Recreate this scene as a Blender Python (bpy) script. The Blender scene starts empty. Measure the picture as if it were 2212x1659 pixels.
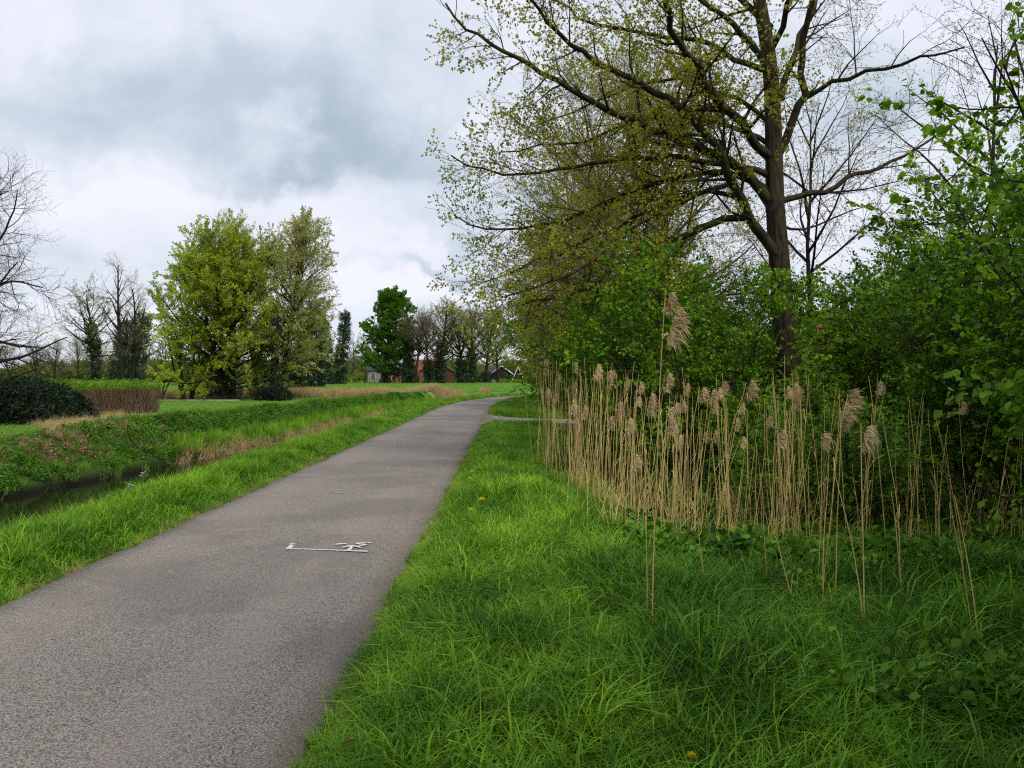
import bpy, math, random, time
import numpy as np
from mathutils import Vector
T0 = time.time()
R = math.radians
sc = bpy.context.scene
COL = sc.collection

# ------------------------------------------------------------------ camera
F = 799.0; K = 1024/2212.0; HZ = 376.0; EYE = 1.6
cam = bpy.data.cameras.new('camera'); cam.sensor_width = 36; cam.lens = 36*F/1024
cam.shift_y = -(384-HZ)/1024; cam.clip_end = 3000; cam.clip_start = 0.05
co = bpy.data.objects.new('camera', cam); COL.objects.link(co)
co.location = (0, 0, EYE); co.rotation_euler = (R(90), 0, 0); sc.camera = co

def PX(x, y, Y):
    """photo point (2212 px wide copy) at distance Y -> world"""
    return np.array([(x*K-512)*Y/F, Y, EYE+(HZ-y*K)*Y/F])

# ------------------------------------------------------------------ light
SUN_EL, SUN_AZ = 50.0, 150.0          # azimuth clockwise from +Y (behind the camera's right shoulder)
sun = bpy.data.lights.new('sun', 'SUN'); sun.energy = 1.5; sun.angle = R(14); sun.color = (1.0, .95, .87)
so = bpy.data.objects.new('sun', sun); COL.objects.link(so)
sd = Vector((math.sin(R(SUN_AZ))*math.cos(R(SUN_EL)), math.cos(R(SUN_AZ))*math.cos(R(SUN_EL)), math.sin(R(SUN_EL))))
so.rotation_euler = sd.to_track_quat('Z', 'Y').to_euler()
sc.view_settings.view_transform = 'Standard'; sc.view_settings.look = 'None'
sc.view_settings.gamma = 1; sc.view_settings.exposure = 0.62; sc.view_settings.use_curve_mapping = False
cy = sc.cycles
cy.max_bounces = 4; cy.diffuse_bounces = 1; cy.glossy_bounces = 2; cy.transmission_bounces = 2; cy.transparent_max_bounces = 4
cy.use_denoising = False; cy.filter_width = 1.15; cy.use_adaptive_sampling = False; cy.sample_clamp_indirect = 4

class NT:
    def __init__(s, nt): s.nt = nt
    def n(s, t, **kw):
        o = s.nt.nodes.new(t)
        for k, v in kw.items(): setattr(o, k, v)
        return o
    def link(s, a, b): s.nt.links.new(a, b)
    def put(s, sock, v):
        if hasattr(v, 'links') or hasattr(v, 'is_output'): s.nt.links.new(v, sock)
        else: sock.default_value = v
    def m(s, op, a, b=None, c=None, clamp=False):
        o = s.n('ShaderNodeMath', operation=op); o.use_clamp = clamp
        s.put(o.inputs[0], a)
        if b is not None: s.put(o.inputs[1], b)
        if c is not None: s.put(o.inputs[2], c)
        return o.outputs[0]
    def mix(s, f, a, b, bt='MIX'):
        o = s.n('ShaderNodeMix', data_type='RGBA', blend_type=bt)
        s.put(o.inputs[0], f)
        for i, v in ((6, a), (7, b)):
            if isinstance(v, (tuple, list)): o.inputs[i].default_value = (*v[:3], 1)
            else: s.link(v, o.inputs[i])
        return o.outputs[2]
    def noise(s, vec, scale, detail=3, rough=.55, dist=0, out=0):
        o = s.n('ShaderNodeTexNoise')
        if vec is not None: s.link(vec, o.inputs['Vector'])
        o.inputs['Scale'].default_value = scale; o.inputs['Detail'].default_value = detail
        o.inputs['Roughness'].default_value = rough; o.inputs['Distortion'].default_value = dist
        return o.outputs[out]
    def rng(s, v, a, b, c=0, d=1, smooth=True):
        o = s.n('ShaderNodeMapRange'); o.interpolation_type = 'SMOOTHSTEP' if smooth else 'LINEAR'
        s.put(o.inputs[0], v)
        for i, q in enumerate((a, b, c, d)): o.inputs[i+1].default_value = q
        return o.outputs[0]
    def comb(s, x, y, z):
        o = s.n('ShaderNodeCombineXYZ')
        for i, q in enumerate((x, y, z)): s.put(o.inputs[i], q)
        return o.outputs[0]

world = bpy.data.worlds.new('World'); sc.world = world; world.use_nodes = True
nt = world.node_tree; nt.nodes.clear(); N = NT(nt)
STR = 0.1
sky = N.n('ShaderNodeTexSky'); sky.sky_type = 'NISHITA'; sky.sun_disc = False
sky.sun_elevation = R(SUN_EL); sky.sun_rotation = R(SUN_AZ); sky.air_density = 1; sky.dust_density = 1.5
tc = N.n('ShaderNodeTexCoord'); sep = N.n('ShaderNodeSeparateXYZ'); N.link(tc.outputs['Generated'], sep.inputs[0])
dx, dy, dz = sep.outputs
zz = N.m('ADD', N.m('MAXIMUM', dz, 0.0), 0.16)
cp = N.comb(N.m('DIVIDE', dx, zz), N.m('DIVIDE', dy, zz), 0.3)      # cloud deck coordinates
n1 = N.noise(cp, 0.55, 4, .5, .3); n2 = N.noise(cp, 2.2, 5, .55, .3)
n3 = N.noise(tc.outputs['Generated'], 7.0, 7, .6, .5)
warp = N.noise(tc.outputs['Generated'], 5.5, 6, .62, 0, 1)
wsep = N.n('ShaderNodeSeparateColor'); N.link(warp, wsep.inputs[0])
ydiv = N.m('MAXIMUM', dy, 0.05)
ga = N.m('ADD', N.m('DIVIDE', dx, ydiv), N.m('MULTIPLY', N.m('SUBTRACT', wsep.outputs[0], .5), .42))
gb = N.m('ADD', N.m('DIVIDE', dz, ydiv), N.m('MULTIPLY', N.m('SUBTRACT', wsep.outputs[1], .5), .24))
blobs = [(300,150,300,110,-.14),(300,240,300,85,-.24),(580,330,200,60,-.28),(640,220,200,70,-.22),(600,390,200,40,-.32),
         (840,150,150,150,-.14),(840,330,190,90,-.36),(960,470,180,45,-.25),(960,595,190,28,-.42),(980,520,140,40,-.15),(60,300,160,90,-.15),
         (630,300,80,55,.38),(560,362,120,26,.22),(240,420,230,46,.30),(330,470,260,60,.14),(870,560,230,30,.22),(800,640,280,28,.34),
         (780,440,160,50,.14),(980,280,90,50,.16),(50,60,120,90,.16),(450,60,400,60,.05),(900,620,120,18,.2),
         (1860,240,190,110,-.40),(1820,430,160,50,.22),(2100,140,200,120,.05)]
acc = None
for (bx, by, rx, ry, am) in blobs:
    a0 = (bx*K-512)/F; b0 = (HZ-by*K)/F; ra = rx*K/F; rb = ry*K/F
    u = N.m('MULTIPLY', N.m('SUBTRACT', ga, a0), 1/ra); v = N.m('MULTIPLY', N.m('SUBTRACT', gb, b0), 1/rb)
    r2 = N.m('ADD', N.m('MULTIPLY', u, u), N.m('MULTIPLY', v, v))
    g = N.m('MULTIPLY', N.m('EXPONENT', N.m('MULTIPLY', r2, -1.0)), am)
    acc = g if acc is None else N.m('ADD', acc, g)
acc = N.m('MULTIPLY', acc, N.rng(dy, 0.1, 0.4, 0, .85))
val = N.m('ADD', .73, acc)
val = N.m('ADD', val, N.m('MULTIPLY', N.m('SUBTRACT', n1, .5), .5))
val = N.m('ADD', val, N.m('MULTIPLY', N.m('SUBTRACT', n2, .5), .42))
val = N.m('ADD', val, N.m('MULTIPLY', N.m('SUBTRACT', n3, .5), .55))
cr = N.n('ShaderNodeValToRGB'); N.link(val, cr.inputs[0])
el = cr.color_ramp.elements
el[0].position = 0.0; el[0].color = (.29, .36, .45, 1)
el[1].position = 1.0; el[1].color = (.80, .815, .88, 1)
for p, c in ((.3, (.40,.48,.58,1)), (.55, (.56,.63,.72,1)), (.78, (.73,.76,.85,1))):
    e = el.new(p); e.color = c
CB = .745/STR
cloud = N.mix(1.0, cr.outputs[0], (CB, CB, CB), 'MULTIPLY')
# small holes of blue sky near the horizon, cloud deck elsewhere
hole = N.m('MULTIPLY', N.rng(n2, .52, .66), N.rng(dz, .16, .02))
cover = N.m('SUBTRACT', 1.0, N.m('MULTIPLY', hole, .75))
skyc = N.mix(1.0, sky.outputs[0], (1.15, 1.15, 1.15), 'MULTIPLY')
fin = N.mix(cover, skyc, cloud)
bg = N.n('ShaderNodeBackground'); bg.inputs[1].default_value = STR; N.link(fin, bg.inputs[0])
wo = N.n('ShaderNodeOutputWorld'); N.link(bg.outputs[0], wo.inputs[0])

# ------------------------------------------------------------------ numpy helpers
def ss(x, a, b):
    t = np.clip((np.asarray(x, float)-a)/(b-a), 0, 1); return t*t*(3-2*t)
_g = np.random.default_rng(5).random((256, 256))
def vn(x, y):
    x = np.asarray(x, float); y = np.asarray(y, float)
    xi = np.floor(x).astype(int); yi = np.floor(y).astype(int); fx = x-xi; fy = y-yi
    fx = fx*fx*(3-2*fx); fy = fy*fy*(3-2*fy)
    a = _g[xi & 255, yi & 255]; b = _g[(xi+1) & 255, yi & 255]; c = _g[xi & 255, (yi+1) & 255]; d = _g[(xi+1) & 255, (yi+1) & 255]
    return (a*(1-fx)+b*fx)*(1-fy)+(c*(1-fx)+d*fx)*fy
def fbm(x, y): return .5*vn(x, y)+.3*vn(x*2.1+7, y*2.1+3)+.2*vn(x*4.3+1, y*4.3+9)

# road centre line
cl = []
p = np.array([-2.10, -14.0]); h = 0.0
s = 0.0
while s < 140:
    cl.append((p[0], p[1], h)); Y = p[1]
    k = 0.0
    if 40 < Y and s < 75: k = 1/88.
    if 58 < Y and s < 125: k = 1/30.
    if h > 1.35: k = 0
    tx = -0.0045 if Y < 40 else 0
    h += k*.25; p = p+.25*np.array([math.sin(h)+tx, math.cos(h)]); s += .25
CL = np.array(cl)
def lateral(x, y):
    """signed distance right of the road's centre line and distance along it"""
    x = np.atleast_1d(np.asarray(x, float)).ravel(); y = np.atleast_1d(np.asarray(y, float)).ravel()
    out = np.empty(len(x)); al = np.empty(len(x))
    C = CL[::2]
    for i in range(0, len(x), 20000):
        X = x[i:i+20000, None]; Yv = y[i:i+20000, None]
        d = (X-C[:, 0])**2+(Yv-C[:, 1])**2; j = d.argmin(1); c = C[j]
        rx = np.cos(c[:, 2]); ry = -np.sin(c[:, 2])
        la = (X[:, 0]-c[:, 0])*rx+(Yv[:, 0]-c[:, 1])*ry
        sg = np.where(la < 0, -1, 1)
        far = np.sqrt(d[np.arange(len(j)), j])
        out[i:i+20000] = np.where(far > 3, sg*far, la); al[i:i+20000] = j*.5-14
    return out, al
LE, RE = -1.37, 1.30
def Wf(t): return np.interp(t, [0, 15, 27, 45, 60, 90], [5.9, 5.7, 4.2, 3.5, 2.8, 2.4])
DRN = [(-1.4,25.9),(-0.2,26.7),(0.6,27.2),(2,27.0),(9,25.0)]
DRF = [(-1.4,34.4),(-0.95,33.2),(-0.3,31.6),(0.8,30.2),(2.5,29.5),(9,27.6)]
def in_drive(x, y, pad=0.0):
    lo = np.interp(x, [q[0] for q in DRN], [q[1] for q in DRN]); hi = np.interp(x, [q[0] for q in DRF], [q[1] for q in DRF])
    return (x > -1.3) & (x < 9) & (y > lo-pad) & (y < hi+pad)
def height(x, y, la=None, t=None):
    sh = np.shape(x); x = np.atleast_1d(np.asarray(x, float)).ravel(); y = np.atleast_1d(np.asarray(y, float)).ravel()
    if la is None: la, t = lateral(x, y)
    L = -(la-LE); Rr = la-RE
    W = Wf(t)+.35*(fbm(t*.35, 3.1)-.5)
    zl = -1.0*ss(L, 1.0, 1.7)
    zl = zl+.6*ss(L-W, -.5, .12)+.50*ss(L-W, .05, 1.35)
    mound = np.where((t > 17) & (t < 60), 1, .3)*.28*np.exp(-((L-W-1.25)/.6)**2)*(.6+.8*fbm(t*.5, 9))
    zl = zl+mound-.10*ss(L-W, 2.2, 5)
    zr = -.36*ss(Rr, 1.2, 2.9)*ss(y, 5.6, 8.2)*(1-ss(y, 22.5, 25.5))*(1-.9*ss(Rr, 8, 14))
    off = np.maximum(L, Rr)
    z = np.where(la < 0, np.where(L > 0, zl, 0), np.where(Rr > 0, zr, 0))
    edge = ss(off, .18, .55)
    drv = in_drive(x, y, .35)
    bump = (fbm(x*.9, y*.9)-.5)*.10*edge
    far = ss(y, 60, 100)
    z = z+bump*(1-.3*far)-.035*(1-edge)+.02*edge
    z = np.where(drv, -.035, z)
    return z.reshape(sh) if sh else float(z[0])

# ------------------------------------------------------------------ mesh helpers
class MB:
    def __init__(s): s.v = []; s.q = []; s.t = []; s.qm = []; s.tm = []; s.n = 0
    def add(s, v, q=None, t=None, m=0):
        v = np.asarray(v, float)
        if q is not None and len(q): q = np.asarray(q)+s.n; s.q.append(q); s.qm.append(np.full(len(q), m))
        if t is not None and len(t): t = np.asarray(t)+s.n; s.t.append(t); s.tm.append(np.full(len(t), m))
        s.v.append(v); s.n += len(v)
    def tube(s, pts, rad, sides=5, m=0, flat=1.0):
        pts = np.asarray(pts, float); n = len(pts)
        rad = np.broadcast_to(np.asarray(rad, float), (n,))
        tg = np.gradient(pts, axis=0); tg /= np.linalg.norm(tg, axis=1)[:, None]+1e-9
        ref = np.array([.13, .21, 1.]) if abs(tg[0, 2]) < .9 else np.array([1., .1, .07])
        a = np.cross(tg, ref); a /= np.linalg.norm(a, axis=1)[:, None]+1e-9
        b = np.cross(tg, a)
        th = np.arange(sides)*2*math.pi/sides
        ring = pts[:, None]+rad[:, None, None]*(np.cos(th)[None, :, None]*a[:, None]+flat*np.sin(th)[None, :, None]*b[:, None])
        i = np.arange(n-1)[:, None]*sides; j = np.arange(sides)[None]; j2 = (j+1) % sides
        q = np.stack([i+j, i+j2, i+sides+j2, i+sides+j], -1).reshape(-1, 4)
        s.add(ring.reshape(-1, 3), q=q, m=m)
    def box(s, c, d, m=0, rz=0):
        c = np.array(c, float); d = np.array(d, float)/2
        v = np.array([[x, y, z] for x in (-1, 1) for y in (-1, 1) for z in (-1, 1)])*d
        cs, sn = math.cos(rz), math.sin(rz)
        v = np.stack([v[:, 0]*cs-v[:, 1]*sn, v[:, 0]*sn+v[:, 1]*cs, v[:, 2]], 1)+c
        s.add(v, q=[(0,1,3,2),(4,6,7,5),(0,4,5,1),(2,3,7,6),(0,2,6,4),(1,5,7,3)], m=m)
    def mesh(s, name, mats, smooth=True):
        me = bpy.data.meshes.new(name)
        v = np.concatenate(s.v) if s.v else np.zeros((0, 3))
        q = np.concatenate(s.q) if s.q else np.zeros((0, 4), int); t = np.concatenate(s.t) if s.t else np.zeros((0, 3), int)
        mi = np.concatenate((s.qm if s.qm else [np.zeros(0, int)])+(s.tm if s.tm else [np.zeros(0, int)]))
        me.vertices.add(len(v)); me.vertices.foreach_set('co', v.astype(np.float32).ravel())
        me.loops.add(len(q)*4+len(t)*3); me.polygons.add(len(q)+len(t))
        me.loops.foreach_set('vertex_index', np.concatenate([q.ravel(), t.ravel()]).astype(np.int32))
        st = np.concatenate([np.arange(len(q))*4, len(q)*4+np.arange(len(t))*3]).astype(np.int32)
        me.polygons.foreach_set('loop_start', st)
        me.polygons.foreach_set('loop_total', np.concatenate([np.full(len(q), 4), np.full(len(t), 3)]).astype(np.int32))
        me.polygons.foreach_set('material_index', mi.astype(np.int32))
        me.polygons.foreach_set('use_smooth', np.full(len(q)+len(t), smooth))
        for m_ in (mats if isinstance(mats, (list, tuple)) else [mats]): me.materials.append(m_)
        me.update(calc_edges=True); return me
    def obj(s, name, mats, parent=None, smooth=True, **kw): return mkobj(name, s.mesh(name, mats, smooth), parent, **kw)

def mkobj(name, me, parent=None, label=None, cat=None, group=None, kind=None, loc=None):
    o = bpy.data.objects.new(name, me); COL.objects.link(o)
    if parent: o.parent = parent
    if label: o['label'] = label
    if cat: o['category'] = cat
    if group: o['group'] = group
    if kind: o['kind'] = kind
    if loc is not None: o.location = loc
    return o
def copy_tree(o, parent=None):
    c = o.copy(); COL.objects.link(c); c.parent = parent
    for ch in list(o.children): copy_tree(ch, c)
    return c

_protos = {}
def proto(name, meshes):
    c = bpy.data.collections.new('proto_'+name)
    for i, me in enumerate(meshes):
        o = bpy.data.objects.new('%s_piece_%02d' % (name, i), me); c.objects.link(o)
    ng = bpy.data.node_groups.new('scatter_'+name, 'GeometryNodeTree')
    ng.interface.new_socket('Geometry', in_out='INPUT', socket_type='NodeSocketGeometry')
    ng.interface.new_socket('Geometry', in_out='OUTPUT', socket_type='NodeSocketGeometry')
    n = ng.nodes
    gi = n.new('NodeGroupInput'); go = n.new('NodeGroupOutput'); ip = n.new('GeometryNodeInstanceOnPoints'); ci = n.new('GeometryNodeCollectionInfo')
    ci.inputs[0].default_value = c; ci.inputs[1].default_value = True; ci.inputs[2].default_value = True
    ip.inputs['Pick Instance'].default_value = True
    def attr(nm, dt):
        a = n.new('GeometryNodeInputNamedAttribute'); a.data_type = dt; a.inputs[0].default_value = nm; return a.outputs[0]
    L = ng.links.new
    L(gi.outputs[0], ip.inputs['Points']); L(ci.outputs[0], ip.inputs['Instance'])
    L(attr('pi', 'INT'), ip.inputs['Instance Index']); L(attr('rot', 'FLOAT_VECTOR'), ip.inputs['Rotation']); L(attr('scl', 'FLOAT_VECTOR'), ip.inputs['Scale'])
    L(ip.outputs[0], go.inputs[0])
    _protos[name] = (ng, len(meshes))
def scatter(name, pr, P, rot, scl, parent=None, seed=0, **kw):
    ng, k = _protos[pr]; P = np.asarray(P, float); n = len(P)
    me = bpy.data.meshes.new(name); me.vertices.add(n); me.vertices.foreach_set('co', P.astype(np.float32).ravel())
    rot = np.asarray(rot, float); scl = np.asarray(scl, float)
    if scl.ndim == 1: scl = np.repeat(scl[:, None], 3, 1)
    a = me.attributes.new('rot', 'FLOAT_VECTOR', 'POINT'); a.data.foreach_set('vector', rot.astype(np.float32).ravel())
    a = me.attributes.new('scl', 'FLOAT_VECTOR', 'POINT'); a.data.foreach_set('vector', scl.astype(np.float32).ravel())
    a = me.attributes.new('pi', 'INT', 'POINT'); a.data.foreach_set('value', np.random.default_rng(seed+n).integers(0, k, n).astype(np.int32))
    if parent is not None: kw['kind'] = 'stuff'
    o = mkobj(name, me, parent, **kw); o.modifiers.new('scatter', 'NODES').node_group = ng
    return o
def aim(D, rng, roll=math.pi):
    D = np.asarray(D, float); D = D/(np.linalg.norm(D, axis=1)[:, None]+1e-9)
    return np.stack([rng.uniform(-roll, roll, len(D)), -np.arcsin(np.clip(D[:, 2], -1, 1)), np.arctan2(D[:, 1], D[:, 0])], 1)

# ------------------------------------------------------------------ materials
def new_mat(name):
    m = bpy.data.materials.new(name); m.use_nodes = True; m.node_tree.nodes.clear()
    N = NT(m.node_tree); o = N.n('ShaderNodeOutputMaterial'); return m, N, o
def principled(N, col, rough=.7, spec=.3, bump=None, bs=.3, bd=.01):
    b = N.n('ShaderNodeBsdfPrincipled')
    if isinstance(col, (tuple, list)): b.inputs['Base Color'].default_value = (*col[:3], 1)
    else: N.link(col, b.inputs['Base Color'])
    N.put(b.inputs['Roughness'], rough); b.inputs['Specular IOR Level'].default_value = spec
    if bump is not None:
        bn = N.n('ShaderNodeBump'); bn.inputs['Strength'].default_value = bs; bn.inputs['Distance'].default_value = bd
        N.link(bump, bn.inputs['Height']); N.link(bn.outputs[0], b.inputs['Normal'])
    return b
def leaf_mat(name, c1, c2, trans=.35, rough=.5, spec=.35, patch=.7, c3=None, f3=.0):
    """c1..c2 by instance and by place; thin leaf that lets light through"""
    m, N, o = new_mat(name)
    oi = N.n('ShaderNodeObjectInfo'); g = N.n('ShaderNodeNewGeometry')
    ns = N.noise(g.outputs['Position'], patch, 3)
    ri = N.n('ShaderNodeNewGeometry').outputs['Random Per Island']
    f = N.m('ADD', N.m('MULTIPLY', N.m('SUBTRACT', oi.outputs['Random'], .5), .5), N.m('ADD', N.m('MULTIPLY', ri, .75), N.rng(ns, .35, .65, -.15, .35)), clamp=True)
    c = N.mix(f, c1, c2)
    if c3: c = N.mix(N.m('GREATER_THAN', N.m('FRACT', N.m('MULTIPLY', ri, 7.13)), 1-f3), c, c3)
    b = principled(N, c, rough, spec)
    t = N.n('ShaderNodeBsdfTranslucent')
    N.link(N.mix(1.0, c, (1.25, 1.3, .7), 'MULTIPLY'), t.inputs[0])
    mx = N.n('ShaderNodeMixShader'); mx.inputs[0].default_value = trans
    N.link(b.outputs[0], mx.inputs[1]); N.link(t.outputs[0], mx.inputs[2]); N.link(mx.outputs[0], o.inputs[0])
    return m
def bark_mat(name, c1, c2, moss=None, mossf=.0, sc_=9):
    m, N, o = new_mat(name)
    tcn = N.n('ShaderNodeNewGeometry').outputs['Position']
    mp = N.n('ShaderNodeMapping'); mp.inputs['Scale'].default_value = (1, 1, .22); N.link(tcn, mp.inputs[0])
    n1 = N.noise(mp.outputs[0], sc_*1.8, 6, .65, .6); n2 = N.noise(tcn, 2.0, 3)
    c = N.mix(N.rng(n1, .35, .65), c1, c2)
    if moss:
        n3 = N.noise(tcn, 3.5, 4); c = N.mix(N.m('MULTIPLY', N.rng(n3, .42, .6), mossf), c, moss)
    c = N.mix(N.m('MULTIPLY', n2, .5), c, tuple(q*.6 for q in c1))
    b = principled(N, c, .9, .15, n1, .9, .03); N.link(b.outputs[0], o.inputs[0]); return m
def flat_mat(name, col, rough=.7, spec=.3, var=.25, scale=8, bump=.2):
    m, N, o = new_mat(name); p_ = N.n('ShaderNodeNewGeometry').outputs['Position']
    n = N.noise(p_, scale, 4); c = N.mix(N.rng(n, .3, .7), tuple(q*(1-var) for q in col), tuple(min(1, q*(1+var)) for q in col))
    b = principled(N, c, rough, spec, n, bump, .01); N.link(b.outputs[0], o.inputs[0]); return m

M = {}
M['grass'] = leaf_mat('grass_blade', (.042,.14,.010), (.33,.58,.040), .30, .55, .12, 1.6, (.30,.25,.10), .03)
M['grass_lush'] = leaf_mat('grass_lush', (.05,.16,.008), (.30,.54,.025), .30, .5, .15, .6)
M['grass_dark'] = leaf_mat('grass_shade', (.020,.075,.007), (.21,.45,.035), .28, .55, .12, 1.6, (.26,.22,.10), .04)  # darker copy of the grass, its shade put into the colour
M['grass_far'] = leaf_mat('field_grass', (.13,.28,.04), (.22,.38,.06), .3, .6, .2, .08)
M['straw'] = leaf_mat('straw', (.40,.28,.13), (.60,.45,.24), .2, .6, .2, 1.2)
M['reed'] = leaf_mat('reed_stem', (.50,.34,.10), (.80,.61,.25), .12, .5, .3, 3)
M['plume'] = leaf_mat('reed_plume', (.46,.33,.20), (.82,.66,.45), .4, .9, .1, 4)
M['bark'] = bark_mat('oak_bark', (.014,.010,.008), (.085,.063,.047), (.065,.065,.014), .5)
M['bark_moss'] = bark_mat('mossy_bark', (.018,.014,.010), (.05,.038,.028), (.075,.075,.014), .85)
M['bark_grey'] = bark_mat('grey_bark', (.045,.036,.03), (.13,.11,.095), (.07,.075,.03), .4)
M['bark_dark'] = bark_mat('dark_bark', (.018,.014,.011), (.05,.04,.032))
M['twig'] = flat_mat('twig_bark', (.050,.036,.028), .9, .1, .3, 20, 0)
M['twig_grey'] = flat_mat('grey_twig_bark', (.15,.115,.09), .9, .1, .3, 20, 0)
M['bud'] = leaf_mat('oak_bud', (.20,.21,.015), (.52,.52,.05), .42, .6, .2, 1.2)
M['bud_brown'] = leaf_mat('brown_bud', (.13,.09,.03), (.22,.17,.05), .3, .6, .2, 1.2)
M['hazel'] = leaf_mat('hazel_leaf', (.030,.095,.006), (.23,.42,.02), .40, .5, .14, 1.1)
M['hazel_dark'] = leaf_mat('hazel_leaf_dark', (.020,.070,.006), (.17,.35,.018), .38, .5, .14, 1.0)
M['hawthorn'] = leaf_mat('hawthorn_leaf', (.05,.15,.012), (.27,.46,.04), .38, .5, .14, 1.6)
M['yellowgreen'] = leaf_mat('maple_leaf', (.18,.25,.014), (.50,.58,.05), .42, .5, .3, .5)
M['birch'] = leaf_mat('birch_leaf', (.26,.27,.07), (.55,.56,.20), .4, .5, .3, .5)
M['palegreen'] = leaf_mat('pale_leaf', (.13,.20,.035), (.24,.32,.07), .42, .5, .3, .4)
M['green'] = leaf_mat('chestnut_leaf', (.055,.15,.012), (.125,.26,.018), .4, .5, .3, .4)
M['olive'] = leaf_mat('olive_leaf', (.10,.125,.02), (.23,.27,.05), .35, .5, .3, .4)
M['ivy'] = leaf_mat('ivy_leaf', (.012,.032,.008), (.03,.07,.014), .15, .35, .5, 1.2)
M['rhodo'] = leaf_mat('evergreen_leaf', (.006,.018,.006), (.016,.034,.012), .1, .55, .25, 1.5)
M['nettle'] = leaf_mat('nettle_leaf', (.015,.06,.006), (.14,.31,.022), .28, .5, .14, .9)
M['deadleaf'] = leaf_mat('dead_leaf', (.16,.07,.035), (.36,.20,.12), .2, .7, .2, 2)
M['pink'] = leaf_mat('pink_blossom', (.55,.22,.30), (.75,.40,.48), .4, .6, .2, .5)
M['stick'] = flat_mat('hedge_stick', (.20,.13,.085), .9, .1, .35, 20, 0)
M['white'] = flat_mat('white_petal', (.8,.8,.82), .6, .3, .03, 8, 0)
M['yellow'] = flat_mat('dandelion_yellow', (.88,.70,.02), .6, .3, .1, 60, 0)

# ground
m, N, o = new_mat('soil_and_turf'); gp = N.n('ShaderNodeNewGeometry').outputs['Position']
sp = N.n('ShaderNodeSeparateXYZ'); N.link(gp, sp.inputs[0])
a = N.noise(gp, .9, 4); b_ = N.noise(gp, 14, 4, .65); c_ = N.noise(gp, .06, 4, .6)
near = N.mix(N.rng(b_, .3, .7), (.022,.045,.008), (.06,.12,.012))
near = N.mix(N.m('MULTIPLY', N.rng(b_, .55, .7), .5), near, (.07,.05,.03))
fld = N.mix(N.rng(c_, .35, .65), (.14,.28,.045), (.21,.37,.065))
stv = N.n('ShaderNodeMapping'); stv.inputs['Scale'].default_value = (.35, 1.4, 1); N.link(gp, stv.inputs[0])
fld = N.mix(N.m('MULTIPLY', N.rng(N.noise(stv.outputs[0], 1.2, 5, .6), .4, .62), .45), fld, (.075,.22,.02))
col = N.mix(N.rng(sp.outputs[1], 45, 62), near, fld)
lawn = N.m('MULTIPLY', N.rng(sp.outputs[0], -10, -12), N.rng(sp.outputs[1], 20, 26))
col = N.mix(lawn, col, fld)
mud = N.rng(sp.outputs[2], -.38, -.6)
col = N.mix(mud, col, (.012,.010,.007))
wood = N.m('MULTIPLY', N.rng(sp.outputs[0], 1.6, 2.4), N.rng(sp.outputs[1], 7.5, 9))
wood = N.m('MULTIPLY', wood, N.rng(sp.outputs[1], 75, 60))
wood = N.m('MAXIMUM', wood, N.m('MULTIPLY', N.rng(sp.outputs[0], .2, 1.0), N.rng(sp.outputs[1], 12, 9)))  # dark soil reaches under near right grass, painting in shade between blades
col = N.mix(wood, col, N.mix(b_, (.02,.014,.008), (.07,.045,.022)))
bb = principled(N, col, .95, .1, b_, .6, .04); N.link(bb.outputs[0], o.inputs[0]); M['ground'] = m

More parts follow.
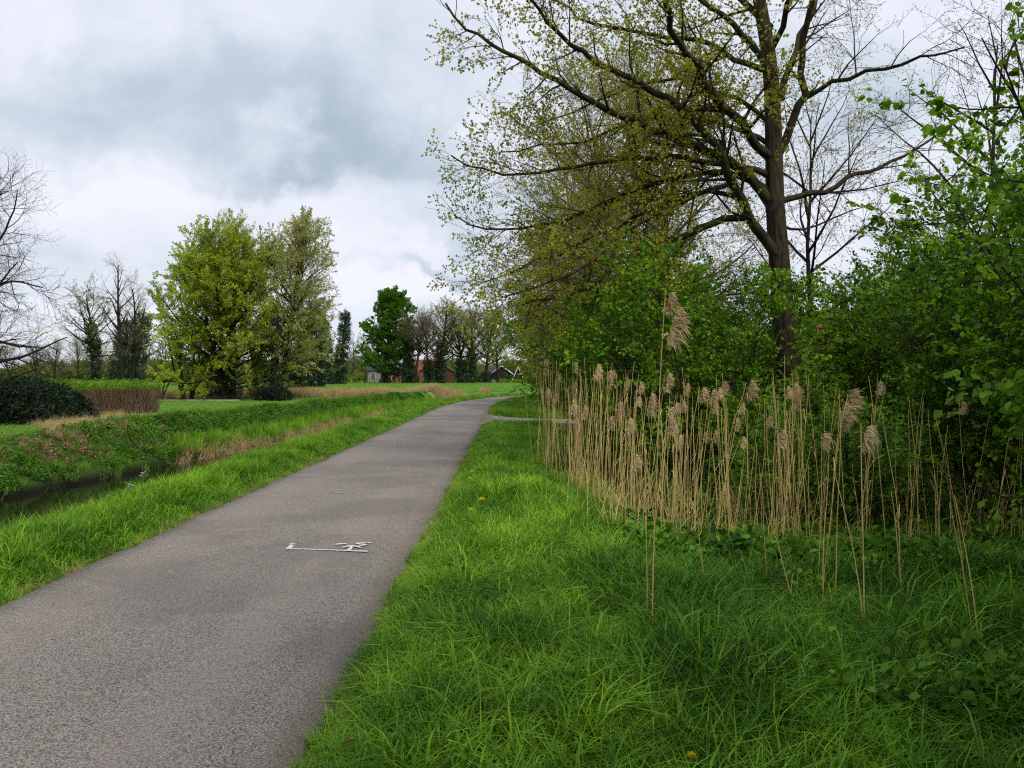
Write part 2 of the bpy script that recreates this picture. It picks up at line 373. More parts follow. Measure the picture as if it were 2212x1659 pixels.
# asphalt
m, N, o = new_mat('old_asphalt'); gp = N.n('ShaderNodeNewGeometry').outputs['Position']
def asphalt(N, gp, gravel=1.0):
    vo = N.n('ShaderNodeTexVoronoi'); vo.inputs['Scale'].default_value = 125; N.link(gp, vo.inputs['Vector'])
    vo2 = N.n('ShaderNodeTexVoronoi'); vo2.inputs['Scale'].default_value = 190; N.link(gp, vo2.inputs['Vector'])
    hsv = N.n('ShaderNodeSeparateColor'); N.link(vo.outputs['Color'], hsv.inputs[0])
    hs2 = N.n('ShaderNodeSeparateColor'); N.link(vo2.outputs['Color'], hs2.inputs[0])
    st = N.mix(hsv.outputs[0], (.20,.170,.142), (.54,.465,.39))
    st = N.mix(N.rng(hsv.outputs[1], .86, .93), st, (.52,.49,.45))
    st = N.mix(N.rng(hsv.outputs[2], .84, .94), st, (.06,.053,.048))
    st = N.mix(N.m('MULTIPLY', hs2.outputs[0], .45), st, (.085,.073,.066))
    gap = N.rng(vo.outputs['Distance'], .35, .62)
    st = N.mix(N.m('MULTIPLY', gap, .55), st, (.06,.05,.044))
    big = N.noise(gp, .42, 5, .62, .4); mid = N.noise(gp, 3.2, 4, .65)
    sx = N.n('ShaderNodeSeparateXYZ'); N.link(gp, sx.inputs[0])
    # worn wheel tracks run lighter along the lane
    u = N.m('ADD', sx.outputs[0], 2.3)
    tr = N.m('ADD', N.rng(N.m('ABSOLUTE', N.m('ADD', u, .78)), .42, .05), N.rng(N.m('ABSOLUTE', N.m('SUBTRACT', u, .72)), .42, .05))
    st = N.mix(N.m('MULTIPLY', tr, .22), st, (.36,.30,.255))
    edge = N.rng(N.m('ABSOLUTE', u), 1.12, 1.38)
    st = N.mix(N.m('MULTIPLY', edge, .42), st, (.19,.155,.12))
    st = N.mix(N.m('MULTIPLY', N.rng(big, .46, .60), .38), st, (.105,.092,.083))
    st = N.mix(N.m('MULTIPLY', N.rng(mid, .5, .75), .25), st, (.22,.19,.17))
    # pale lichen blots between the tracks
    sm = N.n('ShaderNodeMapping'); sm.inputs['Scale'].default_value = (1, .8, 1); N.link(gp, sm.inputs[0])
    v3 = N.n('ShaderNodeTexVoronoi'); v3.inputs['Scale'].default_value = 9; v3.inputs['Randomness'].default_value = 1; N.link(sm.outputs[0], v3.inputs['Vector'])
    h3 = N.n('ShaderNodeSeparateColor'); N.link(v3.outputs['Color'], h3.inputs[0])
    blot = N.m('MULTIPLY', N.rng(N.m('ADD', v3.outputs['Distance'], N.m('MULTIPLY', N.noise(gp, 60, 3), .25)), .36, .24), N.rng(h3.outputs[0], .5, .7))
    blot = N.m('MULTIPLY', blot, N.m('MULTIPLY', N.rng(N.noise(gp, .9, 3), .42, .6), N.rng(sx.outputs[1], 14, 9)))
    blot = N.m('MULTIPLY', blot, N.rng(N.m('ABSOLUTE', N.m('ADD', u, .15)), .75, .4))
    st = N.mix(N.m('MULTIPLY', blot, .65), st, (.34,.30,.20))
    bump = N.m('ADD', N.m('MULTIPLY', N.m('SUBTRACT', 1.0, vo.outputs['Distance']), 1.0), N.m('MULTIPLY', mid, 1.0))
    return st, bump
st, bump = asphalt(N, gp)
bb = principled(N, st, .82, .3, bump, .7, .006); N.link(bb.outputs[0], o.inputs[0]); M['asphalt'] = m
M['drive'] = flat_mat('pale_gravel_paving', (.27,.235,.20), .9, .2, .25, 30, .3)
M['edging'] = flat_mat('brick_edging', (.22,.18,.12), .9, .2, .4, 14, .3)
m, N, o = new_mat('road_paint'); gp = N.n('ShaderNodeNewGeometry').outputs['Position']
n = N.noise(gp, 60, 4, .7); b1 = principled(N, N.mix(N.rng(n, .40, .56), (.30,.28,.26), (.80,.80,.82)), .7, .3)
N.link(b1.outputs[0], o.inputs[0]); M['paint'] = m
m, N, o = new_mat('faded_paint'); gp = N.n('ShaderNodeNewGeometry').outputs['Position']
n = N.noise(gp, 40, 4, .7); b1 = principled(N, N.mix(N.rng(n, .3, .6), (.25,.23,.21), (.45,.43,.42)), .7, .3)
N.link(b1.outputs[0], o.inputs[0]); M['paint_faded'] = m
m, N, o = new_mat('ditch_water'); gp = N.n('ShaderNodeNewGeometry').outputs['Position']
b1 = principled(N, (.008,.007,.005), .05, .35, N.noise(gp, 5, 3), .12, .02); N.link(b1.outputs[0], o.inputs[0]); M['water'] = m

# ------------------------------------------------------------------ ground sheet, water, road
def spaced(segs):
    out = [segs[0][0]]
    for a, b, st_ in segs:
        k = max(1, int(round((b-a)/st_))); out += list(np.linspace(a, b, k+1)[1:])
    return np.array(out)
xs = spaced([(-1500,-400,220),(-400,-120,40),(-120,-40,8),(-40,-16,1.2),(-16,9,.22),(9,20,1.0),(20,60,5),(60,200,20),(200,1500,200)])
ys = spaced([(-300,-40,60),(-40,-4,4),(-4,40,.24),(40,75,.5),(75,110,3),(110,250,12),(250,700,60),(700,2500,300)])
GX, GY = np.meshgrid(xs, ys); GZ = height(GX, GY)
nx, ny = len(xs), len(ys)
i = (np.arange(ny-1)[:, None]*nx+np.arange(nx-1)[None]).ravel()
g = MB(); g.add(np.stack([GX.ravel(), GY.ravel(), GZ.ravel()], 1), q=np.stack([i, i+1, i+nx+1, i+nx], 1))
g.obj('ground', M['ground'], kind='structure')

w = MB(); rows = []
idx = [k for k in range(0, len(CL), 4) if CL[k, 1] < 75 and CL[k, 2] < 1.0]
for k in idx:
    c = CL[k]; rx, ry = math.cos(c[2]), -math.sin(c[2]); W_ = float(Wf(k*.25-14))
    for off in (LE-1.05, LE-(W_+.8)): rows.append((c[0]+rx*off, c[1]+ry*off, -.62))
q = [(2*a, 2*a+1, 2*a+3, 2*a+2) for a in range(len(idx)-1)]
w.add(rows, q=q); w.obj('ditch_water', M['water'], kind='structure')

rng = np.random.default_rng(11)
rd = MB(); nU = 13; vs = []; cnt = 0
for k in range(0, len(CL)):
    c = CL[k]; rx, ry = math.cos(c[2]), -math.sin(c[2]); t = k*.25
    l = LE+.10*(fbm(t*1.3, 1.0)-.5)+.10*(fbm(t*5.3, 1.0)-.5); r = RE+.16*(fbm(t*1.2, 5.0)-.5)+.12*(fbm(t*5.1, 5.0)-.5)
    for u in np.linspace(0, 1, nU):
        of = l+(r-l)*u; vs.append((c[0]+rx*of, c[1]+ry*of, .012*(1-(2*u-1)**2)))
    vs.append((c[0]+rx*(r+.01), c[1]+ry*(r+.01), -.06)); vs.append((c[0]+rx*(l-.01), c[1]+ry*(l-.01), -.06))
    cnt += 1
q = []
wN = nU+2
for k in range(cnt-1):
    for u in range(nU-1): q.append((k*wN+u, k*wN+u+1, (k+1)*wN+u+1, (k+1)*wN+u))
    q.append((k*wN+nU-1, k*wN+nU, (k+1)*wN+nU, (k+1)*wN+nU-1)); q.append((k*wN+nU+1, k*wN, (k+1)*wN, (k+1)*wN+nU+1))
rd.add(vs, q=q); rd.obj('road', M['asphalt'], kind='structure')

d = MB(); xs_ = np.linspace(-.85, 9, 40)
lo = np.interp(xs_, [q[0] for q in DRN], [q[1] for q in DRN])+.1*(fbm(xs_*2, 3)-.5); hi = np.interp(xs_, [q[0] for q in DRF], [q[1] for q in DRF])+.1*(fbm(xs_*2, 8)-.5)
v = [(x_, y_, -.004) for x_, y_ in zip(xs_, lo)]+[(x_, y_, -.004) for x_, y_ in zip(xs_, hi)]
d.add(v, q=[(a, a+1, 41+a, 40+a) for a in range(39)]); d.obj('driveway', M['drive'], kind='structure')
d = MB(); d.add([(-1.06,26.2,.006),(-.80,26.3,.006),(-.80,33.2,.006),(-1.06,33.8,.006)], q=[(0,1,2,3)]); d.obj('paving_edge', M['edging'], kind='structure')

# painted survey marks, back-projected on the road
def gpt(x, y, z=0.02):
    Y = (EYE-z)*F/(y*K-HZ); return np.array([(x*K-512)*Y/F, Y, z])
def stroke(mb, pts, wd, z=.018):
    P = np.array([gpt(*p_)[:2] for p_ in pts]); t = np.gradient(P, axis=0); t /= np.linalg.norm(t, axis=1)[:, None]
    nrm = np.stack([-t[:, 1], t[:, 0]], 1); k = len(P)
    wv = np.broadcast_to(np.asarray(wd, float), (k,))[:, None]/2*.72
    A = P+nrm*wv; B = P-nrm*wv
    v = np.concatenate([np.c_[A, np.full(k, z)], np.c_[B, np.full(k, z)]])
    mb.add(v, q=[(a_, a_+1, k+a_+1, k+a_) for a_ in range(k-1)])
Z2 = lambda x, y: ((1000+x/4.9156)*.57604, (1980+y/4.9156)*.57604)
pm = MB()
stroke(pm, [Z2(365,378), Z2(700,382), Z2(1100,394), Z2(1500,410), Z2(1860,422)], [.05,.045,.035,.04,.06])
stroke(pm, [Z2(400,382), Z2(440,340), Z2(475,308)], [.07,.07,.06], .0195)
stroke(pm, [Z2(425,300), Z2(480,288), Z2(520,284)], [.04,.07,.05], .0195)
stroke(pm, [Z2(475,322), Z2(548,322)], .02, .021)
stroke(pm, [Z2(1510,402), Z2(1545,365), Z2(1575,335)], [.06,.045,.04], .0195)
stroke(pm, [Z2(1395,352), Z2(1480,337), Z2(1560,325), Z2(1635,328), Z2(1740,358)], [.04,.06,.07,.05,.03], .0195)
stroke(pm, [Z2(1245,300), Z2(1350,290), Z2(1468,286)], [.04,.07,.05], .0195)
stroke(pm, [Z2(1945,268), Z2(1780,262), Z2(1655,275), Z2(1700,290), Z2(1790,294), Z2(1815,306), Z2(1760,318), Z2(1690,316)], [.02,.05,.05,.04,.05,.05,.05,.04], .0195)
pm.obj('survey_mark', M['paint'], label='white spray-painted line with small strokes and a squiggle across the asphalt', cat='road marking')
pm = MB(); stroke(pm, [(958,919.5),(975,920),(1000,920.8),(1040,922.4)], [.05,.035,.03,.02]); stroke(pm, [(1003,920.3),(1007,920.5)], .12, .0195); stroke(pm, [(960,919.3),(964,919.5)], .14, .0195)
pm.obj('survey_mark', M['paint'], label='thin white painted line with two dots across the road before the side path', cat='road marking')
pm = MB(); stroke(pm, [(710,1062),(735,1064),(758,1066)], [.03,.05,.03])
pm.obj('survey_mark', M['paint_faded'], label='faint worn paint smear on the middle of the road', cat='road marking')

# ------------------------------------------------------------------ plant pieces
def leaf(mb, p, d, up, L, Wd, m=0, fold=.25, kind='round'):
    d = d/np.linalg.norm(d); sdv = np.cross(d, up); sdv /= np.linalg.norm(sdv)+1e-9; nr = np.cross(sdv, d)
    if kind == 'round':
        prof = [(0, .05), (.3, 1.), (.7, .85), (1., .02)]
        v = [p]; 
        for t_, w_ in prof[1:3]:
            c = p+d*L*t_-nr*L*.08*t_; v += [c+sdv*Wd*w_/2+nr*fold*Wd*w_/2, c, c-sdv*Wd*w_/2+nr*fold*Wd*w_/2]
        v.append(p+d*L-nr*L*.15)
        mb.add(v, q=[(1,4,5,2),(2,5,6,3)], t=[(0,1,2),(0,2,3),(4,7,5),(5,7,6)], m=m)
    else:
        v = [p, p+d*L*.5+sdv*Wd/2, p+d*L-nr*L*.1, p+d*L*.5-sdv*Wd/2]
        mb.add(v, q=[(0,1,2,3)], m=m)
def rv(rng): 
    v = rng.normal(size=3); return v/np.linalg.norm(v)
def spray(seed, L=.7, ns=8, sl=.28, tr=.004, nl=5, ll=.03, lw=.02, mode='bud', droop=0., lk='flat', spread=1., zflat=1.):
    rng = np.random.default_rng(seed); mb = MB()
    def wig(p, d, L_, n, r):
        pts = [p]; 
        for _ in range(n):
            d = d+rng.normal(size=3)*.16+np.array([0, 0, -droop]); d /= np.linalg.norm(d); pts.append(pts[-1]+d*L_/n)
        mb.tube(pts, np.linspace(r, r*.45, n+1), 3, 0); return np.array(pts), d
    main, _ = wig(np.zeros(3), np.array([1., 0, 0]), L, 5, tr)
    tips = []
    for k in range(ns):
        t = (k+.6)/ns; f = t*5; a = int(min(f, 4)); p = main[a]+(main[a+1]-main[a])*(f-a)
        d = np.array([.75, 0, 0])+rv(rng)*np.array([.3, 1, zflat])*spread; 
        pts, dd = wig(p, d/np.linalg.norm(d), sl*(1.15-.6*t)*rng.uniform(.6, 1.2), 3, tr*.6); tips.append((pts, dd))
    tips.append((main[3:], main[-1]-main[-2]))
    for pts, dd in tips:
        if mode == 'bud':       # clusters of unfolding leaves at tips and nodes
            for node in ([pts[-1]]*2+[pts[len(pts)//2]]):
                for _ in range(nl):
                    q_ = dd*1.2+rv(rng); leaf(mb, node+rv(rng)*.006, q_, rv(rng), ll*rng.uniform(.6, 1.3), lw*rng.uniform(.7, 1.3), 1, kind='flat')
        elif mode == 'leaf':    # single leaves along the twig
            for _ in range(nl):
                f = rng.uniform(.15, 1)*(len(pts)-1); a = int(min(f, len(pts)-2)); node = pts[a]+(pts[a+1]-pts[a])*(f-a)
                q_ = dd*.5+rv(rng)*np.array([1, 1, .35])+np.array([0, 0, -.35-droop]); up = np.array([0, 0, 1.])+rv(rng)*.5
                st_ = q_/np.linalg.norm(q_)*ll*.2
                leaf(mb, node+st_, q_, up, ll*rng.uniform(.55, 1.2), lw*rng.uniform(.6, 1.2), 1, kind=lk)
    return mb
def mkproto(name, mats, k, **kw): proto(name, [spray(100+j, **kw).mesh(name, mats, True) for j in range(k)])
mkproto('oak', [M['twig'], M['bud']], 5, L=.62, ns=7, sl=.26, tr=.0042, nl=6, ll=.042, lw=.024)
mkproto('oakbrown', [M['twig'], M['bud_brown']], 4, L=.65, ns=7, sl=.28, tr=.0042, nl=2, ll=.026, lw=.014)
mkproto('bare', [M['twig_grey'], M['bud']], 4, L=.95, ns=10, sl=.42, tr=.006, nl=2, ll=.040, lw=.024)
mkproto('barefar', [M['twig_grey'], M['bud']], 4, L=1.7, ns=12, sl=.9, tr=.016, nl=1, ll=.07, lw=.04)
mkproto('baredark', [M['twig'], M['bud_brown']], 4, L=1.1, ns=8, sl=.5, tr=.007, nl=1, ll=.03, lw=.02)
mkproto('hazel', [M['twig'], M['hazel']], 5, L=.5, ns=5, sl=.22, tr=.003, nl=5, ll=.062, lw=.052, mode='leaf', lk='round', zflat=.5)
mkproto('hazeldark', [M['twig'], M['hazel_dark']], 5, L=.55, ns=6, sl=.25, tr=.003, nl=6, ll=.058, lw=.046, mode='leaf', lk='round', zflat=.6)
mkproto('hawthorn', [M['twig'], M['hawthorn']], 4, L=.4, ns=7, sl=.16, tr=.003, nl=7, ll=.035, lw=.028, mode='leaf', zflat=.7)
mkproto('maple', [M['twig'], M['yellowgreen']], 5, L=.9, ns=8, sl=.4, tr=.007, nl=10, ll=.10, lw=.08, mode='leaf', zflat=.55)
mkproto('birch', [M['twig'], M['birch']], 4, L=1.2, ns=9, sl=.55, tr=.005, nl=12, ll=.09, lw=.06, mode='leaf', droop=.14)
mkproto('pale', [M['twig'], M['palegreen']], 4, L=1.1, ns=8, sl=.5, tr=.007, nl=8, ll=.12, lw=.09, mode='leaf')
mkproto('chestnut', [M['bark_dark'], M['green']], 4, L=1.3, ns=9, sl=.6, tr=.012, nl=14, ll=.27, lw=.2, mode='leaf', zflat=.5)
mkproto('olive', [M['twig'], M['olive']], 4, L=1.5, ns=9, sl=.7, tr=.011, nl=6, ll=.14, lw=.1, mode='leaf')
mkproto('pinkbl', [M['twig'], M['pink']], 2, L=1.1, ns=8, sl=.5, tr=.01, nl=7, ll=.2, lw=.16, mode='leaf')
def clump(seed, mat, n, ll, lw, rad=.16, kind='round'):
    rng = np.random.default_rng(seed); mb = MB()
    for _ in range(n):
        d_ = rv(rng); p_ = d_*rad*rng.uniform(.2, 1); q_ = d_+rv(rng)*.7+np.array([0, 0, -.5]); leaf(mb, p_, q_, d_+np.array([0, 0, .8])+rv(rng)*.4, ll*rng.uniform(.6, 1.2), lw*rng.uniform(.7, 1.2), 0, kind=kind)
    return mb.mesh('clump', mat)
proto('ivy', [clump(j, M['ivy'], 34, .085, .075, .22) for j in range(4)])
proto('ivyfar', [clump(j, M['ivy'], 44, .22, .18, .5, 'flat') for j in range(4)])
proto('rhodo', [clump(j+20, M['rhodo'], 40, .12, .05, .24, 'flat') for j in range(4)])
proto('nettle', [clump(j+40, M['nettle'], 30, .075, .05, .13, 'flat') for j in range(4)])
proto('bramble', [clump(j+50, M['hawthorn'], 16, .07, .055, .14) for j in range(4)]+[clump(j+60, M['nettle'], 16, .07, .055, .14) for j in range(3)])
proto('hedgeclump', [clump(j+70, M['hawthorn'], 40, .07, .055, .2, 'flat') for j in range(4)])
proto('deadleaf', [clump(j+80, M['deadleaf'], 10, .10, .06, .12, 'flat') for j in range(3)])
proto('farbush', [clump(j+90, M['olive'], 60, .45, .35, 1.1, 'flat') for j in range(4)]+[clump(j+95, M['green'], 60, .4, .3, 1.0, 'flat') for j in range(1)]+[clump(j+97, M['bark_grey'], 60, .9, .05, 1.0, 'flat') for j in range(2)])

def tuft(seed, mat, nb, h0, h1, wd, rad, lean=.5, curl=.6, segs=3):
    rng = np.random.default_rng(seed); V = []; Q = []; T = []; mb = MB()
    for _ in range(nb):
        a = rng.uniform(0, 6.283); rr = rad*math.sqrt(rng.random()); p_ = np.array([math.cos(a)*rr, math.sin(a)*rr, -.01])
        a2 = rng.uniform(0, 6.283); l_ = rng.uniform(.1, lean); ax = np.array([math.cos(a2), math.sin(a2), 0]); H = rng.uniform(h0, h1)
        sdv = np.array([-ax[1], ax[0], 0])*wd*.5*rng.uniform(.7, 1.3); c = rng.uniform(.2, 1)*curl; pts = []
        for k in range(segs+1):
            t = k/segs; th = l_*t+c*t*t; pts.append(p_+ax*H*t*math.sin(th)+np.array([0, 0, H*t*math.cos(th*.9)]))
        v = []
        for k in range(segs): 
            wk = [1, .9, .65, .4][k] if segs > 2 else [1, .6][k]
            v += [pts[k]+sdv*wk, pts[k]-sdv*wk]
        v.append(pts[-1])
        mb.add(v, q=[(2*k, 2*k+1, 2*k+3, 2*k+2) for k in range(segs-1)], t=[(2*segs-2, 2*segs-1, 2*segs)])
    return mb.mesh('tuft', mat)
G_ = M['grass']
proto('verge', [tuft(j, G_, 24, .09, .26, .0075, .10, .7, 1.1) for j in range(5)])
proto('short', [tuft(j+10, G_, 34, .03, .08, .0045, .11, .9, .8, 2) for j in range(4)])
proto('long', [tuft(j+20, G_, 20, .18, .38, .010, .09, .5, 1.0) for j in range(5)])
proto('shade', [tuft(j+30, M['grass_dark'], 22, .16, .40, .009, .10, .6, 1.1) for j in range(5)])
proto('lush', [tuft(j+40, M['grass_lush'], 30, .16, .36, .009, .10, .45, .8) for j in range(5)])
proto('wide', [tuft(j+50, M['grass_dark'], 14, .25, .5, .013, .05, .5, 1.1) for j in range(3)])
proto('lawn', [tuft(j+60, M['grass_far'], 40, .05, .12, .012, .25, .8, .6, 2) for j in range(3)])
proto('field', [tuft(j+65, M['grass_far'], 50, .12, .26, .03, .7, .8, .6, 2) for j in range(4)])
proto('straw', [tuft(j+70, M['straw'], 22, .15, .42, .006, .12, 1.0, .9) for j in range(4)])
proto('drystems', [tuft(j+80, M['straw'], 26, .7, 1.3, .018, .35, .25, .25) for j in range(4)])
proto('shoots', [tuft(j+85, M['grass'], 22, .3, .62, .013, .16, .15, .2) for j in range(4)])
proto('deadreed', [tuft(j+90, M['reed'], 8, .3, 1.0, .007, .12, .5, .3) for j in range(4)])
print('protos', round(time.time()-T0, 1))

# ------------------------------------------------------------------ trees
def poly(rng, p, d, L, n, up=0., wob=.12):
    pts = [p]
    for _ in range(n):
        d = d+rng.normal(size=3)*wob+np.array([0, 0, up]); d = d/np.linalg.norm(d); pts.append(pts[-1]+d*L/n)
    return np.array(pts)
def along(pts, t):
    f = t*(len(pts)-1); a = int(min(f, len(pts)-2)); q_ = pts[a+1]-pts[a]; return pts[a]+q_*(f-a), q_/(np.linalg.norm(q_)+1e-9)
def side_dir(rng, tg, ang, zb=0.):
    r_ = rng.normal(size=3); r_ -= tg*np.dot(r_, tg); r_ /= np.linalg.norm(r_)
    d = tg*math.cos(ang)+r_*math.sin(ang); d[2] += zb; return d/np.linalg.norm(d)
def grow(rng, mb, SP, pts, r0, r1, lev, P):
    """side branches of a finished polyline; SP collects spray origins and directions"""
    L = np.linalg.norm(np.diff(pts, axis=0), axis=1).sum()
    if lev < P['levels']:
        k = max(1, int(L/P['gap'][lev])); t0 = P.get('t0', .22)
        for j in range(k):
            t = t0+(1-t0)*(j+rng.uniform(.1, .9))/k
            p, tg = along(pts, min(t, .99))
            Lc = min(P['len'][lev]*(1.1-.6*t)*rng.uniform(.55, 1.15), L*.8)
            d = side_dir(rng, tg, rng.uniform(*P['ang']), P.get('zb', 0.))
            r = (r0+(r1-r0)*t)*.5
            r = min(r, P['rmax'][lev])
            c = poly(rng, p, d, Lc, max(3, int(Lc/.3)), P.get('up', .04), P.get('wob', .14))
            mb.tube(c, np.linspace(r, max(r*.3, P['rmin']), len(c)), 5 if r > .03 else 3)
            grow(rng, mb, SP, c, r, max(r*.3, P['rmin']), lev+1, P)
    if lev >= P['slev']:
        k = max(1, int(L/P['sgap']))
        for j in range(k+1):
            t = min(.999, .12+.88*(j+rng.uniform(0, .5))/(k)) if j < k else .999
            p, tg = along(pts, t); d = side_dir(rng, tg, rng.uniform(.2, .95) if j < k else .1, P.get('sz', 0.)); SP.append((p, d))
def crown(name, pr, SP, rng, sc0, parent, roll=math.pi, keep=1.0, **kw):
    if not SP: return
    P_ = np.array([s_[0] for s_ in SP]); D = np.array([s_[1] for s_ in SP])
    if keep < 1: k = rng.random(len(P_)) < keep; P_, D = P_[k], D[k]
    return scatter(name, pr, P_, aim(D, rng, roll), rng.uniform(.7, 1.2, len(P_))*sc0, parent, **kw)

def tree(base, H, seed, label, cat='tree', name='tree', tr=.2, first=.25, nb=22, blen=3.0, elev=(15, 60), shape='round', pr='bare', psc=1., bark='bark_grey',
         levels=2, gap=(.5, .4), length=(1.4, .7), sgap=.35, slev=1, up=.05, wob=.13, lean=(0, 0), ivy=0, group=None, trunks=1, crown_name='crown', zb=0., sz=0., roll=math.pi, keep=1., rmin=.006, ivypr='ivyfar', crownz=1.0, tfrac=.93, link=True):
    rng = np.random.default_rng(seed); root = mkobj(name, None, None, label, cat, group, None, base)
    SP = []; bm_ = MB(); IV = []
    for k in range(trunks):
        a = rng.uniform(0, 6.28); off = np.array([math.cos(a), math.sin(a), 0])*(tr*1.6 if trunks > 1 else 0)
        d0 = np.array([lean[0], lean[1], 1.])+(np.array([math.cos(a), math.sin(a), 0])*rng.uniform(.12, .4) if trunks > 1 else 0)
        Hk = H*(1 if k == 0 else rng.uniform(.75, .98))
        pts = poly(rng, off-np.array([0, 0, .25]), d0/np.linalg.norm(d0), Hk*tfrac, 14, .05, .045)
        r = tr*np.linspace(1, .10, 15)**.85; r[0] *= 1.35; tb = MB(); tb.tube(pts, r, 9)
        tb.obj('trunk', M[bark], root)
        n_ = max(4, nb//trunks)
        for j in range(n_):
            t = first+(1-first)*((j+rng.uniform(0, .8))/n_)**.9; t = min(t, .98)
            p, tg = along(pts, t); az = j*2.4+rng.uniform(-.5, .5); u = (t-first)/(1-first)
            e = R(elev[0]+(elev[1]-elev[0])*u+rng.uniform(-10, 10))
            if shape == 'round': Lb = blen*math.sqrt(max(.08, 1-(1.65*u-.65)**2 if u > .4 else .75+.6*u))
            elif shape == 'cone': Lb = blen*(1.08-u)**.75
            elif shape == 'column': Lb = blen*(.8 if u < .8 else .5)
            else: Lb = blen*(.55+.6*u)
            Lb *= rng.uniform(.75, 1.15)
            d = np.array([math.cos(az)*math.cos(e), math.sin(az)*math.cos(e), math.sin(e)])
            rr = min(tr*.42, tr*(1-t)*.7+.02)
            c = poly(rng, p, d, Lb, max(5, int(Lb/.4)), up, wob*.7)
            bm_.tube(c, np.linspace(rr, max(rr*.2, rmin), len(c)), 5)
            grow(rng, bm_, SP, c, rr, rr*.2, 0, dict(levels=levels, gap=gap, len=length, ang=(.5, 1.1), rmax=(.06*tr/.2, .03*tr/.2, .02), rmin=rmin, up=up*.7, wob=wob, slev=slev, sgap=sgap, zb=zb, sz=sz))
        SP.append((pts[-1], np.array([0, 0, 1.])))
        if ivy:
            k_ = int(ivy*Hk*(18 if ivypr == 'ivy' else 22))
            for _ in range(k_):
                t = rng.uniform(0, ivy); p, _x = along(pts, t); a_ = rng.uniform(0, 6.28); q_ = tr*(1.5-.7*t)+rng.uniform(0, .45 if ivypr == 'ivyfar' else .18)
                IV.append(p+np.array([math.cos(a_), math.sin(a_), 0])*q_)
    bm_.obj('branches', M[bark], root)
    crown(crown_name, pr, SP, rng, psc, root, roll, keep)
    if IV: scatter('ivy', ivypr, IV, rng.uniform(0, 6.28, (len(IV), 3)), rng.uniform(.6, 1.1, len(IV)), root)
    return root

def at(x, Y, z=None):
    X = (x*K-512)*Y/F; return (X, Y, height(X, Y) if z is None else z)

# --- the big oak by the road, limbs where the photograph shows them
oak = mkobj('oak_tree', None, None, 'big spreading oak with bare dark trunk and tiny yellow-green leaves over the road', 'tree', None, None, (0, 0, 0))
rng = np.random.default_rng(3)
OY = 14.5; px = F/OY/K   # photo px per metre
tp = [(1735,1010,60),(1722,900,56),(1705,800,52),(1697,720,49),(1690,650,46),(1680,520,43),(1674,440,40),(1672,330,37),(1668,200,34),(1658,100,31),(1640,0,27),(1625,-120,24),(1600,-260,18),(1590,-400,12),(1585,-520,6)]
tb = MB(); tb.tube([PX(a, b, OY) for a, b, c in tp], [c/px/2 for a, b, c in tp], 14); tb.obj('trunk', M['bark'], oak)
limbs = [  # points, start width px, end width px, depth change, bark, density
 ([(1690,585),(1672,545),(1652,512),(1624,467),(1585,403),(1550,320),(1500,265),(1468,233),(1384,179),(1309,138),(1234,92),(1184,50),(1140,-10)], 24, 5, -2.6, 'bark_moss', 1.),
 ([(1676,450),(1655,420),(1614,374),(1560,340),(1476,308),(1393,267),(1318,237),(1268,212),(1209,179),(1143,142),(1080,104),(1018,67),(989,37),(964,4)], 23, 4, -1.2, 'bark_moss', 1.),
 ([(1676,345),(1660,328),(1638,316),(1599,262),(1555,225),(1517,179),(1505,129),(1472,108),(1451,54),(1438,-10),(1400,-90)], 20, 8, -3.4, 'bark', .9),
 ([(1625,470),(1600,465),(1555,480),(1468,512),(1405,525),(1363,554),(1320,590),(1270,622),(1200,645),(1120,655)], 17, 4, -2.0, 'bark_moss', 1.2),
 ([(1677,442),(1721,423),(1784,413),(1837,379),(1886,369),(1939,345),(1988,321),(2022,292)], 15, 4, .8, 'bark', .5),
 ([(1682,332),(1716,262),(1735,214),(1735,121),(1735,73),(1755,0),(1790,-90)], 19, 9, -1.2, 'bark', .45),
 ([(1735,214),(1798,175),(1866,155),(1939,141),(2012,121),(2090,100)], 11, 3, -2.0, 'bark', .6),
 ([(1687,214),(1711,131),(1730,73),(1755,24),(1775,-60)], 15, 7, 1.2, 'bark', .4),
 ([(1668,185),(1660,150),(1638,112),(1580,49),(1526,10),(1470,-50)], 17, 6, -1.0, 'bark', .9),
 ([(1648,151),(1590,126),(1526,92),(1476,79),(1384,71),(1309,58),(1259,50),(1226,20),(1180,-20)], 13, 4, 1.0, 'bark_moss', 1.),
 ([(1658,627),(1600,632),(1555,645),(1500,680),(1460,720)], 7, 2, -.8, 'bark', .25),
 ([(1674,385),(1640,365),(1555,354),(1476,337),(1393,342),(1309,346),(1184,375),(1109,381),(1018,362),(972,337)], 15, 3, -1.0, 'bark', 1.),
 ([(1674,420),(1650,400),(1555,370),(1451,387),(1372,405),(1309,437),(1226,479),(1101,500),(1030,496),(980,458)], 16, 3, .6, 'bark', 1.),
 ([(1612,440),(1600,425),(1520,410),(1430,440),(1330,490),(1230,540),(1130,575),(1040,610)], 12, 3, 1.6, 'bark', 1.),
 ([(1570,400),(1480,430),(1380,480),(1290,560),(1200,610),(1090,640)], 10, 3, -2.4, 'bark', .9),
 ([(1672,320),(1655,300),(1560,270),(1470,250),(1370,260),(1270,300),(1170,320),(1080,330)], 12, 3, 2.2, 'bark', .9),
 ([(1670,275),(1655,250),(1560,200),(1460,170),(1350,190),(1240,240),(1150,265)], 11, 3, 3., 'bark', .8),
 ([(1670,480),(1740,500),(1800,470),(1870,450)], 7, 2, 1.5, 'bark', .4),
 ([(1670,100),(1700,20),(1740,-80),(1800,-160)], 14, 5, -2.5, 'bark', .5),
 ([(1665,60),(1560,-40),(1440,-110),(1300,-140)], 16, 5, 1.5, 'bark', .8),
]
SPL, SPR = [], []; small = MB()
